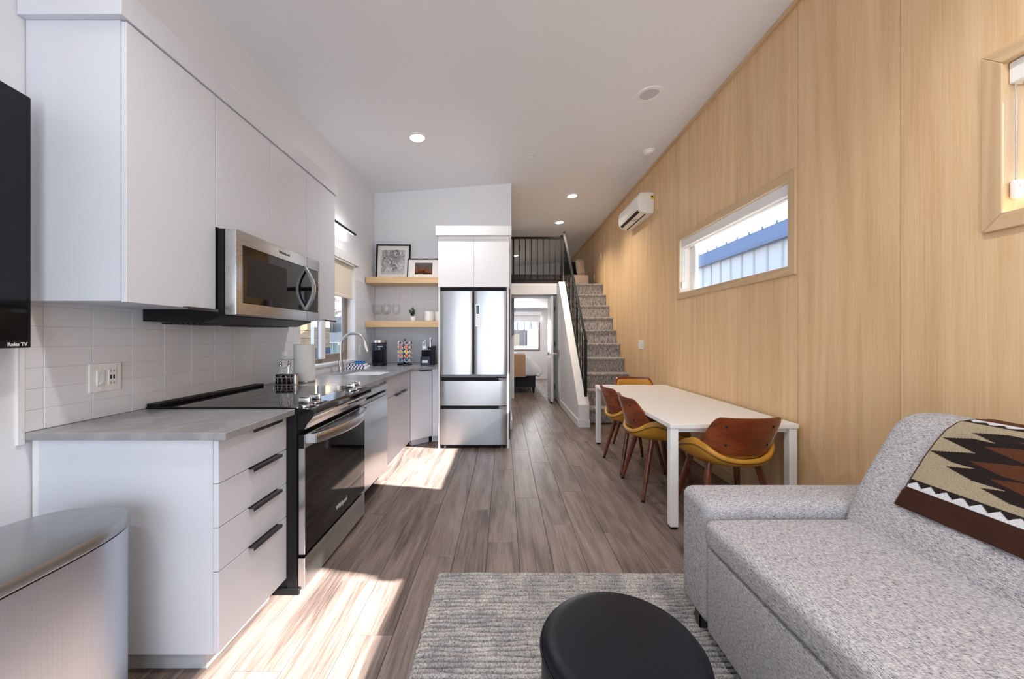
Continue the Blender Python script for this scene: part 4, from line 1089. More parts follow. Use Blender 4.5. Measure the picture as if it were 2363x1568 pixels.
# ================================================================== dining table
TZ = .687
t = thing('dining_table', 'long white laminate dining table against the oak wall', 'table', (1.5, 3.4, 0))
TX0, TX1, TY0, TY1 = 1.072, 1.902, 2.43, 4.44
B().box(TX0, TX1, TY0, TY1, TZ-.030, TZ, .003, 2).build('tabletop', M['tabletop'], t)
box('apron', M['tableleg'], t, TX0+.05, TX1-.05, TY0+.03, TY1-.03, TZ-.058, TZ-.0305)
for x in (TX0+.004, TX1-.058):
    for y_ in (TY0+.006, TY1-.058):
        l = box('leg', M['tableleg'], t, x, x+.052, y_, y_+.052, .018, TZ-.0302, .004, 2)
        box('foot', M['black'], l, x+.006, x+.046, y_+.006, y_+.046, .001, .018)
# ================================================================== chairs
def sm(x): x = max(0, min(1, x)); return x*x*(3-2*x)
def make_chair():
    t = thing('dining_chair', 'chair', 'chair', (0, 0, 0), group='walnut and mustard dining chairs')
    def P(tt, s_, off=0.0):
        at = abs(tt); th = tt*radians(74)
        zt = .772-.175*sm((at-.50)/.5)**1.15; zb = .532+.045*sm((at-.55)/.45)
        z = zb+(zt-zb)*s_; q = (z-.53)/.24
        W_ = .232+.058*q-off; yb = -.222-.070*q+off
        return Vector((W_*sin(th), yb+.185*(1-cos(th)), z))
    n = 30; m_ = 7; rings = []
    for i in range(n+1):
        tt = -1+2*i/n
        rings.append([P(tt, j/m_) for j in range(m_+1)]+[P(tt, j/m_, .013) for j in range(m_, -1, -1)])
    bk = B().rings(rings).build('backrest', M['walnut'], t, 50)
    rings = []
    for i in range(n+1):
        tt = -.84+1.68*i/n; e_ = min(1, (1-abs(-1+2*i/n))*8+.25)
        rings.append([P(tt, .06+.84*j/m_, .0135) for j in range(m_+1)]+[P(tt, .06+.84*j/m_, .0135+.026*e_*min(1, .35+3*min(j, m_-j)/m_)) for j in range(m_, -1, -1)])
    B().rings(rings).build('back_pad', M['leather'], bk, 55)
    for tt in (-.42, .42):
        for s_ in (.27, .76):
            p = P(tt, s_); nx = Vector((sin(tt*radians(74))*.8, -1, 0)).normalized()
            B().lathe([(.0075, 0), (.007, .003), (.004, .0045), (0, .0045)], n=10, mtx=Matrix.Translation(p-nx*.0005) @ nx.to_track_quat('Z', 'Y').to_matrix().to_4x4()).build('bolt', M['iron'], bk)
    def rise(ph):
        f = math.asin(max(-1, min(1, sin(ph)))); f = math.degrees(f)
        return .098*math.exp(-((f+20)/36)**2)
    def ring(r, z, k): 
        out = []
        for i in range(64):
            ph = 2*pi*i/64; c, s_ = cos(ph), sin(ph); ex = .80
            x = .268*r*abs(c)**ex*(1 if c > 0 else -1); y_ = .238*r*abs(s_)**ex*(1 if s_ > 0 else -1)+.005
            out.append(Vector((x, y_, z+k*rise(ph))))
        return out
    R = [ring(.06, .452, 0), ring(.70, .450, 0), ring(.90, .460, .35), ring(.985, .474, .75), ring(1.0, .490, .95), ring(.985, .503, 1.08), ring(.945, .508, 1.05), ring(.90, .506, .85), ring(.82, .500, .3), ring(.70, .503, .05), ring(.4, .510, 0), ring(.06, .511, 0)]
    B().rings(R).build('seat', M['leather'], t, 60)
    for r_, z_, k_ in ((1.003, .483, .88), (.80, .5015, .24)):
        B().tube(ring(r_, z_, k_), .0038, 6, closed=True).build('piping', M['welt'], t, 60)
    for sx_ in (-1, 1):
        for yt, yf in ((-.085, -.185), (.12, .215)):
            a = Vector((sx_*.155, yt, .458)); b_ = Vector((sx_*.243, yf, .016))
            l = B().tube([a, a.lerp(b_, .3), b_], [.0215, .0205, .0125], 14).build('leg', M['walnutz'], t, 50)
            B().tube([b_, Vector((b_.x+sx_*.003, b_.y*1.012, .001))], .0135, 12).build('foot', M['black'], l, 50)
    return t
ch = make_chair()
def place(c, lb, x, y, rz): c.location = (x, y, 0); c.rotation_euler = (0, 0, rz); c['label'] = lb
place(ch, 'walnut-backed mustard dining chair at the near end of the table, by the sofa arm', 1.455, 2.49, radians(2))
place(dup(ch), 'walnut-backed mustard dining chair on the long table side, nearer of the two', 1.235, 3.09, -pi/2)
place(dup(ch), 'walnut-backed mustard dining chair on the long table side, nearer the stairs', 1.235, 3.665, -pi/2+radians(3))
place(dup(ch), 'mustard dining chair at the far table end, only its back rim showing', 1.53, 4.235, pi)

# ================================================================== rug and pouf
RX0, RX1, RY0_, RY1_ = -.343, 1.62, .18, 1.966
nr = 73; pitch = (RY1_-RY0_)/nr
b = B(); nu = 150
prof = [(-.5, .002), (-.41, .014), (-.2, .0235), (.1, .0245), (.36, .018)]
def rug_pt(i, j):
    u = i/nu; x = RX0+(RX1-RX0)*u; row, k = divmod(j, len(prof)); dy, z = prof[k]
    if row >= nr: dy, z, row = -.5, .003, nr
    wob = .0075*noise.noise(Vector((x*5, row*.9, 0)))+.0035*noise.noise(Vector((x*19, row*1.7, 4)))
    zz = z*(1+.28*noise.noise(Vector((x*11, row*1.3, 9))))
    if i in (0, nu): zz *= .55; x += .006*noise.noise(Vector((row*2.2, i, 3)))
    return (x, RY0_+(row+.5+dy)*pitch+wob*(0 < row < nr), max(.002, zz))
nv = nr*len(prof)
V = [[b.bm.verts.new(rug_pt(i, j)) for j in range(nv+1)] for i in range(nu+1)]
for i in range(nu):
    for j in range(nv): b.bm.faces.new((V[i][j], V[i+1][j], V[i+1][j+1], V[i][j+1]))
edge = [V[i][0] for i in range(nu+1)]
o = b.build('rug', M['pile'], None, 60, org=(.6, 1.0, 0)); tag(o, 'grey and cream ribbed shag rug under the black pouf', 'rug')
box('backing', M['blackm'], o, RX0+.004, RX1-.004, RY0_+.004, RY1_-.004, .0005, .003)

px, py, pr = .322, 1.03, .216
t = thing('pouf', 'round black leather pouf standing on the ribbed rug', 'pouf', (px, py, .02))
B().lathe([(.195, .035), (pr-.004, .06), (pr+.004, .20), (pr+.002, .36), (pr-.004, .392)], (px, py, 0), 64, caps=False).build('side', M['blackleather'], t, 60)
B().lathe([(pr-.004, .392), (pr+.001, .398), (pr-.004, .410), (pr-.016, .4185), (pr-.04, .421), (pr*.5, .4235), (0, .424)], (px, py, 0), 64, caps=False).build('top', M['blackleather'], t, 60)
B().tube([(px+(pr+.0035)*cos(2*pi*k/72), py+(pr+.0035)*sin(2*pi*k/72), .394) for k in range(72)], .0042, 8, closed=True).build('piping', M['blackleather'], t, 60)
B().lathe([(0, .029), (.19, .029), (.195, .036), (0, .036)], (px, py, 0), 40).build('base', M['black'], t, 40)

# ================================================================== sofa
def rbox(b, x0, x1, y0, y1, z0, z1, r=.03, seg=4): return b.box(x0, x1, y0, y1, z0, z1, r, seg)
t = thing('sofa', 'grey tweed sofa with low square arms along the oak wall', 'sofa', (1.35, .4, 0))
rbox(B(), .778, 1.76, -.62, 1.452, .118, .446, .016, 3).build('base', M['tweed'], t, 40)
for y0, y1 in ((1.456, 1.672), (-.84, -.624)):
    bb = rbox(B(), .782, 1.800, y0, y1, .115, .606, .042, 6)
    arm = bb.build('arm', M['tweed'], t, 40)
# seat cushion: crowned slab with soft edges
def cushion(x0, x1, y0, y1, z0, z1, r, crown, name, nxy=(26, 60)):
    b = B()
    def prof_pt(s_):  # s_ around front edge in xz : bottom -> front -> top
        return s_
    rings = []
    ys = [y0, y0+r*.15, y0+r*.5, y0+r]+[y0+r+(y1-y0-2*r)*k/nxy[1] for k in range(1, nxy[1])]+[y1-r, y1-r*.5, y1-r*.15, y1]
    for y_ in ys:
        d = min(y_-y0, y1-y_); ins = 0 if d >= r else r-sqrt(max(0, r*r-(r-d)**2)); pts = []
        a0, a1, c0, c1 = x0+ins, x1-ins, z0+ins*.8, z1-ins
        rr = max(.004, r-ins*.6)
        def arc(cx_, cz_, s0):
            return [(cx_+rr*cos(s0+pi/2*k/5), cz_+rr*sin(s0+pi/2*k/5)) for k in range(6)]
        loop_ = arc(a1-rr, c1-rr, 0)+[(a1-rr-(a1-a0-2*rr)*k/8, c1) for k in range(1, 8)]+arc(a0+rr, c1-rr, pi/2)+arc(a0+rr, c0+rr, pi)+arc(a1-rr, c0+rr, 3*pi/2)
        for (x, z) in loop_:
            cr = crown*sin(pi*max(0, min(1, (x-x0)/(x1-x0))))**.7*sin(pi*max(0.0, min(1, (y_-y0)/(y1-y0))))**.35 if z > (z0+z1)/2 else 0
            pts.append((x, y_, z+cr))
        rings.append(pts)
    return b.rings(rings)
cushion(.766, 1.50, -.618, 1.452, .449, .552, .028, .020, 'seat').build('seat_cushion', M['tweed'], t, 45)
# back bolster: slanted profile, soft left end
BP = [(1.300, .548), (1.312, .585), (1.338, .648), (1.372, .712), (1.410, .778), (1.448, .842), (1.478, .892), (1.505, .930), (1.540, .955), (1.585, .966), (1.640, .966), (1.700, .950), (1.760, .905), (1.800, .82), (1.815, .66), (1.815, .50), (1.42, .50), (1.335, .525)]
gx, gz = sum(p[0] for p in BP)/len(BP), sum(p[1] for p in BP)/len(BP)
rings = []
for y_, s_ in [(1.454, .80), (1.452, .89), (1.446, .945), (1.434, .98), (1.412, 1.0)]+[(1.41-.06*k, 1.0) for k in range(1, 33)]+[(-.58, .98), (-.60, .92), (-.61, .82)]:
    rings.append([(gx+(x-gx)*s_, y_, gz+(z-gz)*s_) for x, z in BP])
bb = B().rings(rings); o = bb.build('back_cushion', M['tweed'], t, 60)
rbox(B(), 1.78, 1.895, -.83, 1.66, .118, .60, .02, 3).build('back_frame', M['tweed'], t, 40)
B().tube([(1.297, 1.44, .545), (1.297, -.5, .545)], .004, 6).build('seam', M['gap'], t)
for x in (.835, 1.78):
    for y_ in (1.60, -.80):
        zb = .025 if x < 1.7 else .001
        B().box(x-.010, x+.022, y_-.014, y_-.006, zb, .118, .001).box(x-.010, x-.004, y_-.014, y_+.03, zb, .118, .001).build('leg', plain('bronze_leg', (.10, .085, .075), .35, .7), t)

# ---- woven throw over the back
path = [(1.344, .668)]+[p for p in BP if p[1] > .69 and p[0] < 1.81][0:]
path = [(1.349, .672), (1.372, .712), (1.410, .778), (1.448, .842), (1.478, .892), (1.505, .930), (1.540, .955), (1.585, .966), (1.640, .966), (1.700, .950), (1.760, .905), (1.800, .82), (1.812, .72)]
def resample(P_, n):
    L_ = [0]
    for a, c in zip(P_, P_[1:]): L_.append(L_[-1]+math.dist(a, c))
    out = []
    for k in range(n+1):
        s_ = L_[-1]*k/n; i = max(i for i in range(len(L_)-1) if L_[i] <= s_+1e-9); f = (s_-L_[i])/(L_[i+1]-L_[i])
        out.append((P_[i][0]+(P_[i+1][0]-P_[i][0])*f, P_[i][1]+(P_[i+1][1]-P_[i][1])*f))
    return out, L_[-1]
NQ, NY = 380, 420
pp, PLn = resample(path, NQ)
nrm = []
for k in range(NQ+1):
    a, c = pp[max(0, k-3)], pp[min(NQ, k+3)]; d = Vector((c[0]-a[0], c[1]-a[1])).normalized(); nrm.append((-d.y, d.x))
def edge_y(q): return 1.297-.03*q-.10*max(0, q-.18)**1.2-.05*max(0, q-.40)
def throw_col(a, q):
    """a: distance from the left hem, q: distance up from the lower hem"""
    tan, dk, br, wh, bk = (.34, .28, .19), (.016, .010, .009), (.090, .030, .012), (.60, .60, .63), (.018, .012, .011)
    q0, q1, q2 = .072, .100, .104
    for base, sgn in ((0, 1), (.462, -1)):
        qq = (q-base)*sgn if base == 0 else base-q
        if qq < q0 and qq > -.2: return (.038, .013, .006) if base == 0 else br
        if q0 <= qq < q1+.004:
            zz = abs(((a/.043) % 1)-.5)*2
            return wh if qq < q0+.009+.017*(1-zz) else bk
    if q > .465: return br if q < .54 else tan
    w = q-.245; col = tan
    def spikes(shift, slope, cap):
        for cq, tip in ((.028, .006), (-.028, .0), (.066, .062), (-.066, .066), (.100, .165), (-.100, .17), (.13, .27), (-.13, .28)):
            d = a-tip-shift
            if d > 0 and abs(w-cq) < min(d*slope, .0195 if abs(w) > abs(cq) else .05): return True
        return False
    if spikes(0, .26, 0): col = dk
    if spikes(.11, .22, 0): col = br
    if spikes(.30, .22, 0): col = tan
    return col
b = B()
def tp(i, j, lift=.004):
    k = min(NQ, max(0, i)); q = PLn*k/NQ; y_ = edge_y(q)-1.30*(j/NY)**1.35
    n_ = nrm[k]; ln = lift+.0022*noise.noise(Vector((y_*14, q*16, 0)))+.004*noise.noise(Vector((y_*4, q*4, 7)))+.002
    if q < .06: ln += .010*noise.noise(Vector((y_*20, 0, 3)))*(1-q/.06)+.004
    if j < 3: ln *= .7
    return (pp[k][0]+n_[0]*ln, y_, pp[k][1]+n_[1]*ln)
V = [[b.bm.verts.new(tp(i, j)) for j in range(NY+1)] for i in range(NQ+1)]
for i in range(NQ):
    for j in range(NY): b.bm.faces.new((V[i][j], V[i][j+1], V[i+1][j+1], V[i+1][j]))
me = b.mesh('throw_blanket', (1.55, .9, .7), smooth=80, recalc=False)
ca = me.color_attributes.new('print', 'FLOAT_COLOR', 'POINT')
idx = 0
for i in range(NQ+1):
    for j in range(NY+1):
        q = PLn*i/NQ; a = edge_y(q)-(tp(i, j)[1])
        ca.data[idx].color = (*throw_col(a, q), 1); idx += 1
me.materials.append(vcol('woven_throw', .95, weave=(620, 620, 620)))
o = bpy.data.objects.new('throw_blanket', me); COL.objects.link(o); o.location = (1.55, .9, .7); ORG[o.name] = (1.55, .9, .7)
sd_ = o.modifiers.new('thick', 'SOLIDIFY'); sd_.thickness = .004; sd_.offset = -1
tag(o, 'brown and tan woven throw with stepped triangles draped over the sofa back', 'blanket')
B().tube([tp(i, 0, .0045) for i in range(0, NQ+1, 2)], .0028, 6).build('selvedge', plain('hem_thread', (.05, .025, .015), .9), o, 60)

# ================================================================== trash can
def canring(s_, z):
    out = []
    cx_, cy_, ax, ay = -1.372, .93, .190, .362
    for k in range(64):
        a = 2*pi*k/64; c, q = cos(a), sin(a); e_ = .66
        out.append((cx_+s_*ax*abs(c)**e_*(1 if c > 0 else -1), cy_+(ay-(1-s_)*ax)*abs(q)**e_*(1 if q > 0 else -1), z))
    return out
t = thing('trash_can', 'brushed steel step trash can with dark lid below the television', 'trash can', (-1.368, .93, 0))
B().rings([canring(.985, .022), canring(.99, .63)]).build('body', M['cansteel'], t, 40)
B().rings([canring(.965, .63), canring(.965, .636)]).build('lid_gap', M['gap'], t, 40)
B().rings([canring(1.005, .636), canring(1.01, .640), canring(1.008, .656), canring(.985, .668), canring(.90, .672), canring(.5, .6745), canring(.02, .675)]).build('lid', M['canlid'], t, 30)
B().rings([canring(.97, .001), canring(.97, .022)]).build('base', M['black'], t, 40)
B().box(-1.165, -1.10, .85, 1.0, .012, .026, .005, 2).build('pedal', M['black'], t)

# ================================================================== television
t = thing('television', 'black flat television angled off the left wall above the trash can', 'television', (-1.662, 1.326, 1.212), rot=(0, 0, atan(.175)), local=True)
B().box(-.030, 0, -1.46, 0, 0, .878, .004, 2).build('case', M['black'], t)
box('screen', plain('tv_screen', (.004, .004, .005), .10, spec=.3), t, -.002, .0012, -1.447, -.014, .026, .865)
box('back_bulge', M['blackm'], t, -.055, -.029, -1.1, -.3, .15, .62, .01)
B().box(-.18, -.05, -.62, -.54, .34, .40, .004).build('wall_arm', M['iron'], t)
lettering('badge', 'Roku TV', .017, M['white'], t, frame_mtx((.0014, -.046, .0125), (0, 1, 0), (1, 0, 0)), .0006)

# ================================================================== heat pump
AY0, AY1 = 4.84, 5.67
t = thing('air_conditioner', 'white wall-mounted air conditioner high on the oak wall', 'air conditioner', (1.90, 5.25, 2.84))
prof = [(1.929, 3.112), (1.775, 3.112), (1.745, 3.100), (1.725, 3.070), (1.718, 3.00), (1.722, 2.925), (1.735, 2.893), (1.765, 2.868), (1.84, 2.845), (1.929, 2.84)]
B().prism(prof, 'y', AY0, AY1, .012, 3).build('body', M['acwhite'], t, 35)
B().prism([(1.7325, 2.8945), (1.762, 2.8685), (1.764, 2.871), (1.735, 2.897)], 'y', AY0+.06, AY1-.05).build('air_outlet', M['gap'], t)
B().prism([(1.7665, 2.8655), (1.825, 2.8475), (1.826, 2.850), (1.768, 2.868)], 'y', AY0+.07, AY1-.06).build('louvre', M['acwhite'], t)
B().prism([(1.826, 2.8470), (1.842, 2.8425), (1.843, 2.846), (1.827, 2.850)], 'y', AY0+.06, AY1-.05).build('outlet_slot', M['gap'], t)
box('energy_label', plain('yellow_label', (.85, .62, .01), .5), t, 1.882, 1.922, AY0-.0015, AY0+.002, 3.02, 3.068)
b = B().box(1.889, 1.915, AY0-.0022, AY0-.0012, 3.046, 3.062).box(1.889, 1.915, AY0-.0022, AY0-.0012, 3.027, 3.031).box(1.889, 1.915, AY0-.0022, AY0-.0012, 3.036, 3.039)
b.build('label_print', M['gap'], t)
box('side_cap', M['acwhite'], t, 1.895, 1.922, AY0-.002, AY0+.003, 2.862, 2.892, .003)
B().lathe([(.006, 0), (.005, .003), (0, .003)], (0, 0, 0), 10, mtx=Matrix.Translation((1.845, AY0+.001, 2.905)) @ Matrix.Rotation(pi/2, 4, 'X')).build('screw', M['lampoff'], t)
b = B()
for k in range(5): b.box(1.775+.009*k, 1.781+.009*k, AY0+.30, AY0+.40, 2.8615-.0027*k, 2.8635-.0027*k)
b.build('warning_print', plain('print_grey', (.25, .2, .2), .6), t)

# ================================================================== stairs and railing
t = thing('staircase', 'steep grey-brown carpeted staircase climbing along the oak wall', 'stairs', (1.55, 5.4, 0))
D0, RUN, RISE = 5.405, .2165, .2287
for k in range(10):
    y0 = D0+RUN*k; z1 = RISE*(k+1); z0 = RISE*k
    pr_ = [(y0+.012, z0), (y0+.012, z1-.055), (y0-.004, z1-.044), (y0-.016, z1-.030), (y0-.019, z1-.016), (y0-.012, z1-.004), (y0+.006, z1), (y0+RUN+.02, z1), (y0+RUN+.02, z0)]
    B().prism(pr_, 'x', 1.184, 1.926).build('step', M['carpet'], t, 50)
box('bottom_trim', plain('stair_brown_trim', (.10, .06, .04), .6), t, 1.19, 1.926, D0-.004, D0+.012, .001, .018)  # dark brown strip along the foot of the bottom step

t = thing('railing', 'black metal railing rising beside the stairs', 'railing', (1.15, 5.36, .3)); RXc = 1.150
S = 1.065
B().box(RXc-.019, RXc+.019, 5.30, 5.338, .31, 1.215).build('post', M['iron'], t)
box('base_plate', M['iron'], t, RXc-.055, RXc+.040, 5.285, 5.355, .300, .312)
for x in (RXc-.04, RXc+.026): B().lathe([(.006, 0), (.006, .005), (0, .006)], (x, 5.30, .312), 8).build('bolt', M['nickel'], t)
yt = 7.235
def slope_bar(z0, w_, h_, ya, yb):
    return B().prism([(ya, z0(ya)), (yb, z0(yb)), (yb, z0(yb)+h_), (ya, z0(ya)+h_)], 'x', RXc-w_/2, RXc+w_/2, .003, 1)
top = lambda y_: 1.172+S*(y_-5.30); low = lambda y_: .40+S*(y_-5.30)
slope_bar(top, .042, .042, 5.298, yt).build('handrail', M['iron'], t)
slope_bar(low, .024, .026, 5.33, 7.11).build('lower_rail', M['iron'], t)
k = 0
y_ = 5.425
while y_ < 7.2:
    zt = top(y_)+.01; zb = min(low(y_), 2.32)
    box('baluster', M['iron'], t, RXc-.007, RXc+.007, y_-.007, y_+.007, zb, zt); y_ += .117
t = thing('loft_railing', 'black metal guard railing across the loft edge', 'railing', (.6, 7.36, 2.29))
box('post', M['iron'], t, 1.105, 1.145, 7.345, 7.385, 2.293, 3.235)
box('post', M['iron'], t, .165, .200, 7.345, 7.38, 2.293, 3.19)
box('handrail', M['iron'], t, .10, 1.145, 7.342, 7.388, 3.165, 3.203, .003)
box('lower_rail', M['iron'], t, .10, 1.105, 7.352, 7.376, 2.345, 2.370)
for k in range(7):
    x = .182+.1175*(k+1); box('baluster', M['iron'], t, x-.0075, x+.0075, 7.357, 7.372, 2.37, 3.166)
t = thing('loft_curb', 'dark wood board along the loft floor behind the railing', 'board', (.6, 7.5, 2.29))
box('board', plain('dark_board', (.022, .012, .010), .5), t, .102, 1.14, 7.47, 7.50, 2.2925, 2.472)
box('board_cap', plain('dark_board_cap', (.03, .017, .014), .5), t, .102, 1.14, 7.46, 7.515, 2.472, 2.486)
# daybed and cushions in the loft
t = thing('loft_mattress', 'beige mattress on the loft floor at the top of the stairs', 'mattress', (1.5, 8.6, 2.292))
cushion(1.22, 1.775, 7.85, 9.7, 2.2935, 2.548, .05, .012, 'm', (10, 10)).build('mattress', M['cush'], t, 50)
def pillow(label, m_, x, y, z, w_, h_, d_, lean, rz):
    o = B()
    def f(u, v):
        a = 2*pi*u; p = (v-.5)*pi
        cx_ = cos(p)**.5*abs(cos(a))**.55*(1 if cos(a) > 0 else -1); cz_ = cos(p)**.5*abs(sin(a))**.55*(1 if sin(a) > 0 else -1)
        r_ = max(abs(cx_), abs(cz_))
        return (cx_*w_/2, sin(p)*d_/2*(1-.85*r_**4 if r_ < 1 else .15), cz_*h_/2+h_/2)
    o.grid(lambda u, v: f(u, .001+.998*v), 40, 16, closeu=True)
    q = o.build('cushion', m_, None, 60); q.location = (x, y, z); q.rotation_euler = (lean, 0, rz)
    return tag(q, label, 'cushion', 'cushions on the loft mattress')
pillow('beige cushion leaning on the oak wall on the loft mattress', M['cush'], 1.65, 8.06, 2.556, .22, .37, .15, -.16, .5)
pillow('black cushion behind the beige one on the loft mattress', M['cushblack'], 1.50, 8.35, 2.556, .34, .37, .14, -.1, .15)

# ================================================================== bedroom
t = thing('bed', 'charcoal upholstered bed with white duvet seen through the doorway', 'bed', (-.1, 9.3, 0))
box('bed_base', M['bedfab'], t, -.90, .70, 8.37, 10.3, .135, .40, .012, 2)
for x in (-.84, .66):
    for y_ in (8.42, 10.25): B().tube([(x, y_, .14), (x, y_, .002)], [.034, .020], 12).build('leg', M['black'], t, 40)
cushion(-.87, .67, 8.40, 10.28, .44, .70, .07, .02, 'm', (10, 10)).build('mattress', M['duvet'], t, 50)
t = thing('duvet', 'rumpled white duvet hanging over the bed side', 'duvet', (-.1, 9.3, .7))
DVP = [(-.93, .36), (-.93, .60), (-.90, .765), (-.3, .80), (.30, .795), (.46, .765), (.58, .69), (.70, .59), (.79, .50), (.80, .435), (.735, .39)]
DVR, DVL = resample(DVP, 80)
def dv_(u, v):
    k = min(80, int(round(u*80))); x, z = DVR[k]; fl = max(0, (u-.62)/.38); vt = .16
    kk = min(1, v/vt); y_ = 8.36+1.95*max(0, v-vt)/(1-vt)
    n_ = .025*noise.noise(Vector((x*5, y_*4, z*3)))+.012*noise.noise(Vector((x*13, y_*11, z*9)))
    x += (.05*sin(y_*13)+.03*sin(y_*29+1))*fl-.05*fl*(1-kk)
    if kk < 1: y_ -= .025*sin(pi*min(1, kk*1.1))-.02*(1-kk)+.012*sin(x*19)*(1-kk)
    zz = z+n_+.012*sin(y_*9)*(1-fl)
    zb = .345+.035*noise.noise(Vector((x*4, 1, 1)))+.10*fl
    return (x+n_, y_-.02*fl, zz if kk >= 1 else zb+(zz-zb)*sin(kk*pi/2))
o = B().grid(dv_, 80, 60).build('cover', M['duvet'], t, 70); q = o.modifiers.new('thick', 'SOLIDIFY'); q.thickness = .03; q.offset = 1
t = thing('bed_runner', 'tan blanket folded across the foot of the bed', 'blanket', (-.1, 8.5, .8))
B().prism([(8.300, .365), (8.314, .365), (8.314, .838), (8.95, .856), (8.95, .870), (8.308, .852), (8.300, .842)], 'x', -.92, .475, .004, 1).build('blanket', M['throwtan'], t, 40)
t = thing('wall_panel', 'narrow black glass panel on the wall left of the bedroom doorway', 'panel', (.15, 7.62, 1.3))
box('panel', plain('navy_glass', (.010, .016, .032), .2), t, .1185, .2015, 7.55, 7.60, 1.30, 2.02, .002)
box('bezel', M['black'], t, .1165, .2035, 7.60, 7.642, 1.295, 2.025)

# ================================================================== outside
def outside(o, label, cat, grp=None): return tag(o, label, cat, grp)
g = struct(B().box(-60, 60, -40, 80, -.5, -.4).build('ground', plain('gravel_yard', (.42, .40, .38), .95)), 'pale gravel yard outside')
seam = plain('seam_metal', (.72, .71, .68), .5)
t = thing('neighbour_building', 'white standing-seam building with slate-blue roof edge beyond the table window', 'building', (7.2, 6, -.4))
box('wall', plain('white_siding', (.90, .89, .86), .6), t, 6.0, 8.5, -6, 19, -.4, 3.36)
for k in range(52): box('siding_seam', seam, t, 5.962, 6.0, -5.8+.463*k, -5.768+.463*k, -.4, 3.34)
B().prism([(5.83, 3.33), (5.83, 3.40), (5.90, 3.715), (8.6, 3.85), (8.6, 3.36), (6.0, 3.36)], 'y', -6.3, 19.3).build('roof', plain('slate_metal', (.20, .26, .38), .5, .1), t)
for k in range(52): box('roof_clip', plain('clip', (.25, .30, .36), .5) if k == 0 else bpy.data.materials['clip'], t, 5.88, 6.0, -5.8+.463*k, -5.74+.463*k, 3.705, 3.765)
tany = wood('tan_side', [(.25, (.34, .21, .11)), (.6, (.48, .32, .185)), (.85, (.56, .39, .24))], 'y', 5, .08, 60, .6, .06, .03, .3)
t = thing('neighbour_house', 'tan plank-sided house close outside the sink window', 'building', (-6.3, 9.5, -.4))
tan = wood('tan_plank', [(.25, (.34, .21, .11)), (.6, (.48, .32, .185)), (.85, (.56, .39, .24))], 'x', 5, .08, 60, .6, .06, .03, .3)
box('wall', M['gap'], t, -8.0, -4.62, 9.02, 9.93, -.4, 4.4)
for k in range(26):
    box('side_plank', tany, t, -4.62, -4.60, 9.06, 9.95, -.4+.18*k+.004, -.4+.18*k+.176)
    box('plank', tan, t, -8.0, -4.60, 9.0, 9.02, -.4+.18*k+.004, -.4+.18*k+.176)
B().box(-8.0, -4.59, 8.985, 9.0, -.4, .98).box(-4.60, -4.585, 8.985, 9.95, -.4, .98).build('base_band', plain('slate_band', (.06, .085, .125), .7), t)
box('corner_board', M['white'], t, -4.60, -4.56, 8.98, 9.055, -.4, 4.4)
t = thing('far_house', 'pale teal house with dark roof seen past the faucet', 'building', (-5.6, 15, -.4))
box('wall', plain('teal_siding', (.20, .265, .285), .6), t, -9, -4.9, 14.5, 18, -.4, 1.75)
box('wall', plain('grey_siding', (.30, .32, .34), .6), t, -9, -5.7, 14.3, 14.5, 1.02, 1.42)
for k in range(14): box('siding_seam', plain('teal_seam', (.30, .37, .39), .6) if k == 0 else bpy.data.materials['teal_seam'], t, -9+.3*k, -8.96+.3*k, 14.47, 14.5, -.4, 1.75)
f = box('window', M['white'], t, -6.35, -5.9, 14.42, 14.5, .95, 1.45)
box('pane', plain('teal_pane', (.25, .38, .42), .2), f, -6.31, -5.94, 14.41, 14.42, .99, 1.41)
box('roof', plain('dark_roof', (.08, .09, .11), .7), t, -9.3, -4.7, 14.1, 18.3, 1.75, 2.0)
def hill(u, v):
    x = -40+44*u; y_ = 26+22*v
    return (x, y_, -.4+9.5*sin(min(1, v*1.3)*pi/2)*(.75+.4*noise.noise(Vector((x*.15, y_*.15, 0))))+.5*noise.noise(Vector((x*.8, y_*.8, 2))))
hm, t_, p = nt('dry_hillside'); mp = coords(t_, (1, 1, 1), False); n = nd(t_, 'ShaderNodeTexNoise', Scale=1.6, Detail=6.0); t_.links.new(mp.outputs[0], n.inputs['Vector'])
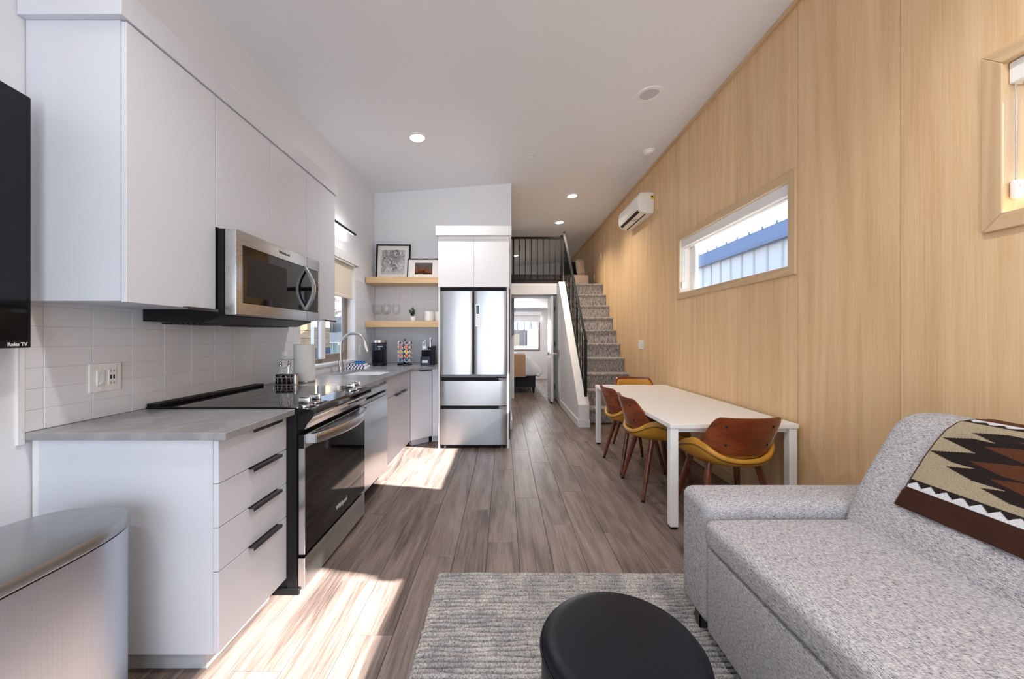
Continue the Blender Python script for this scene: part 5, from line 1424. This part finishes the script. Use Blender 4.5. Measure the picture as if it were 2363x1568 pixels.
r = ramp(t_, n.outputs['Fac'], [(.40, (.03, .026, .02)), (.5, (.13, .115, .10)), (.7, (.19, .175, .155))]); t_.links.new(r.outputs[0], p.inputs['Base Color']); p.inputs['Roughness'].default_value = 1
struct(B().grid(hill, 44, 24).build('hill', hm, None, 60), 'dry rocky hillside behind the houses')
t = thing('rear_building', 'white building with brown windows outside the bedroom window', 'building', (1, 18, -.4))
box('wall', plain('pale_siding', (.30, .325, .36), .6), t, -4, 5.4, 17.5, 20, -.4, 3.9)
seam2 = plain('pale_seam', (.26, .28, .32), .6)
for k in range(30): box('siding_seam', seam2, t, -4+.31*k, -3.97+.31*k, 17.493, 17.5, 1.55, 3.9)
for (x0, x1) in ((-.2, .98), (1.83, 2.8)):
    f = B().box(x0, x0+.07, 17.40, 17.5, .72, 1.58).box(x1-.07, x1, 17.40, 17.5, .72, 1.58).box(x0, x1, 17.40, 17.5, 1.51, 1.58).box(x0, x1, 17.40, 17.5, .72, .78).box(x0+.42, x0+.47, 17.40, 17.5, .72, 1.58).build('window', plain('brown_frame', (.10, .06, .045), .6), t)
    box('pane', plain('brown_pane', (.16, .13, .09), .15), f, x0+.07, x1-.07, 17.44, 17.45, .78, 1.51)
box('vent_panel', M['white'], t, 1.08, 1.70, 17.42, 17.5, .76, 1.58)
t = thing('yard_fence', 'whitewashed yard fence below the brown windows', 'fence', (1, 15.6, -.4))
fm = plain('whitewash', (.30, .33, .345), .8)
for k in range(40): box('board', fm, t, -1.5+.12*k, -1.386+.12*k, 15.6, 15.63, -.4, .88)
t = thing('garden_bench', 'low orange-brown slatted bench before the fence', 'bench', (.8, 14.6, -.4))
om = plain('orange_wood', (.50, .20, .09), .7)
for k in range(12): box('slat', om, t, .30+.075*k, .335+.075*k, 14.6, 14.63, .0, .50)
box('rail', om, t, .28, 1.22, 14.58, 14.6, .48, .54); box('rail', om, t, .28, 1.22, 14.58, 14.6, .05, .10)
for x in (.29, 1.19): box('leg', om, t, x, x+.05, 14.56, 14.66, -.4, .5)
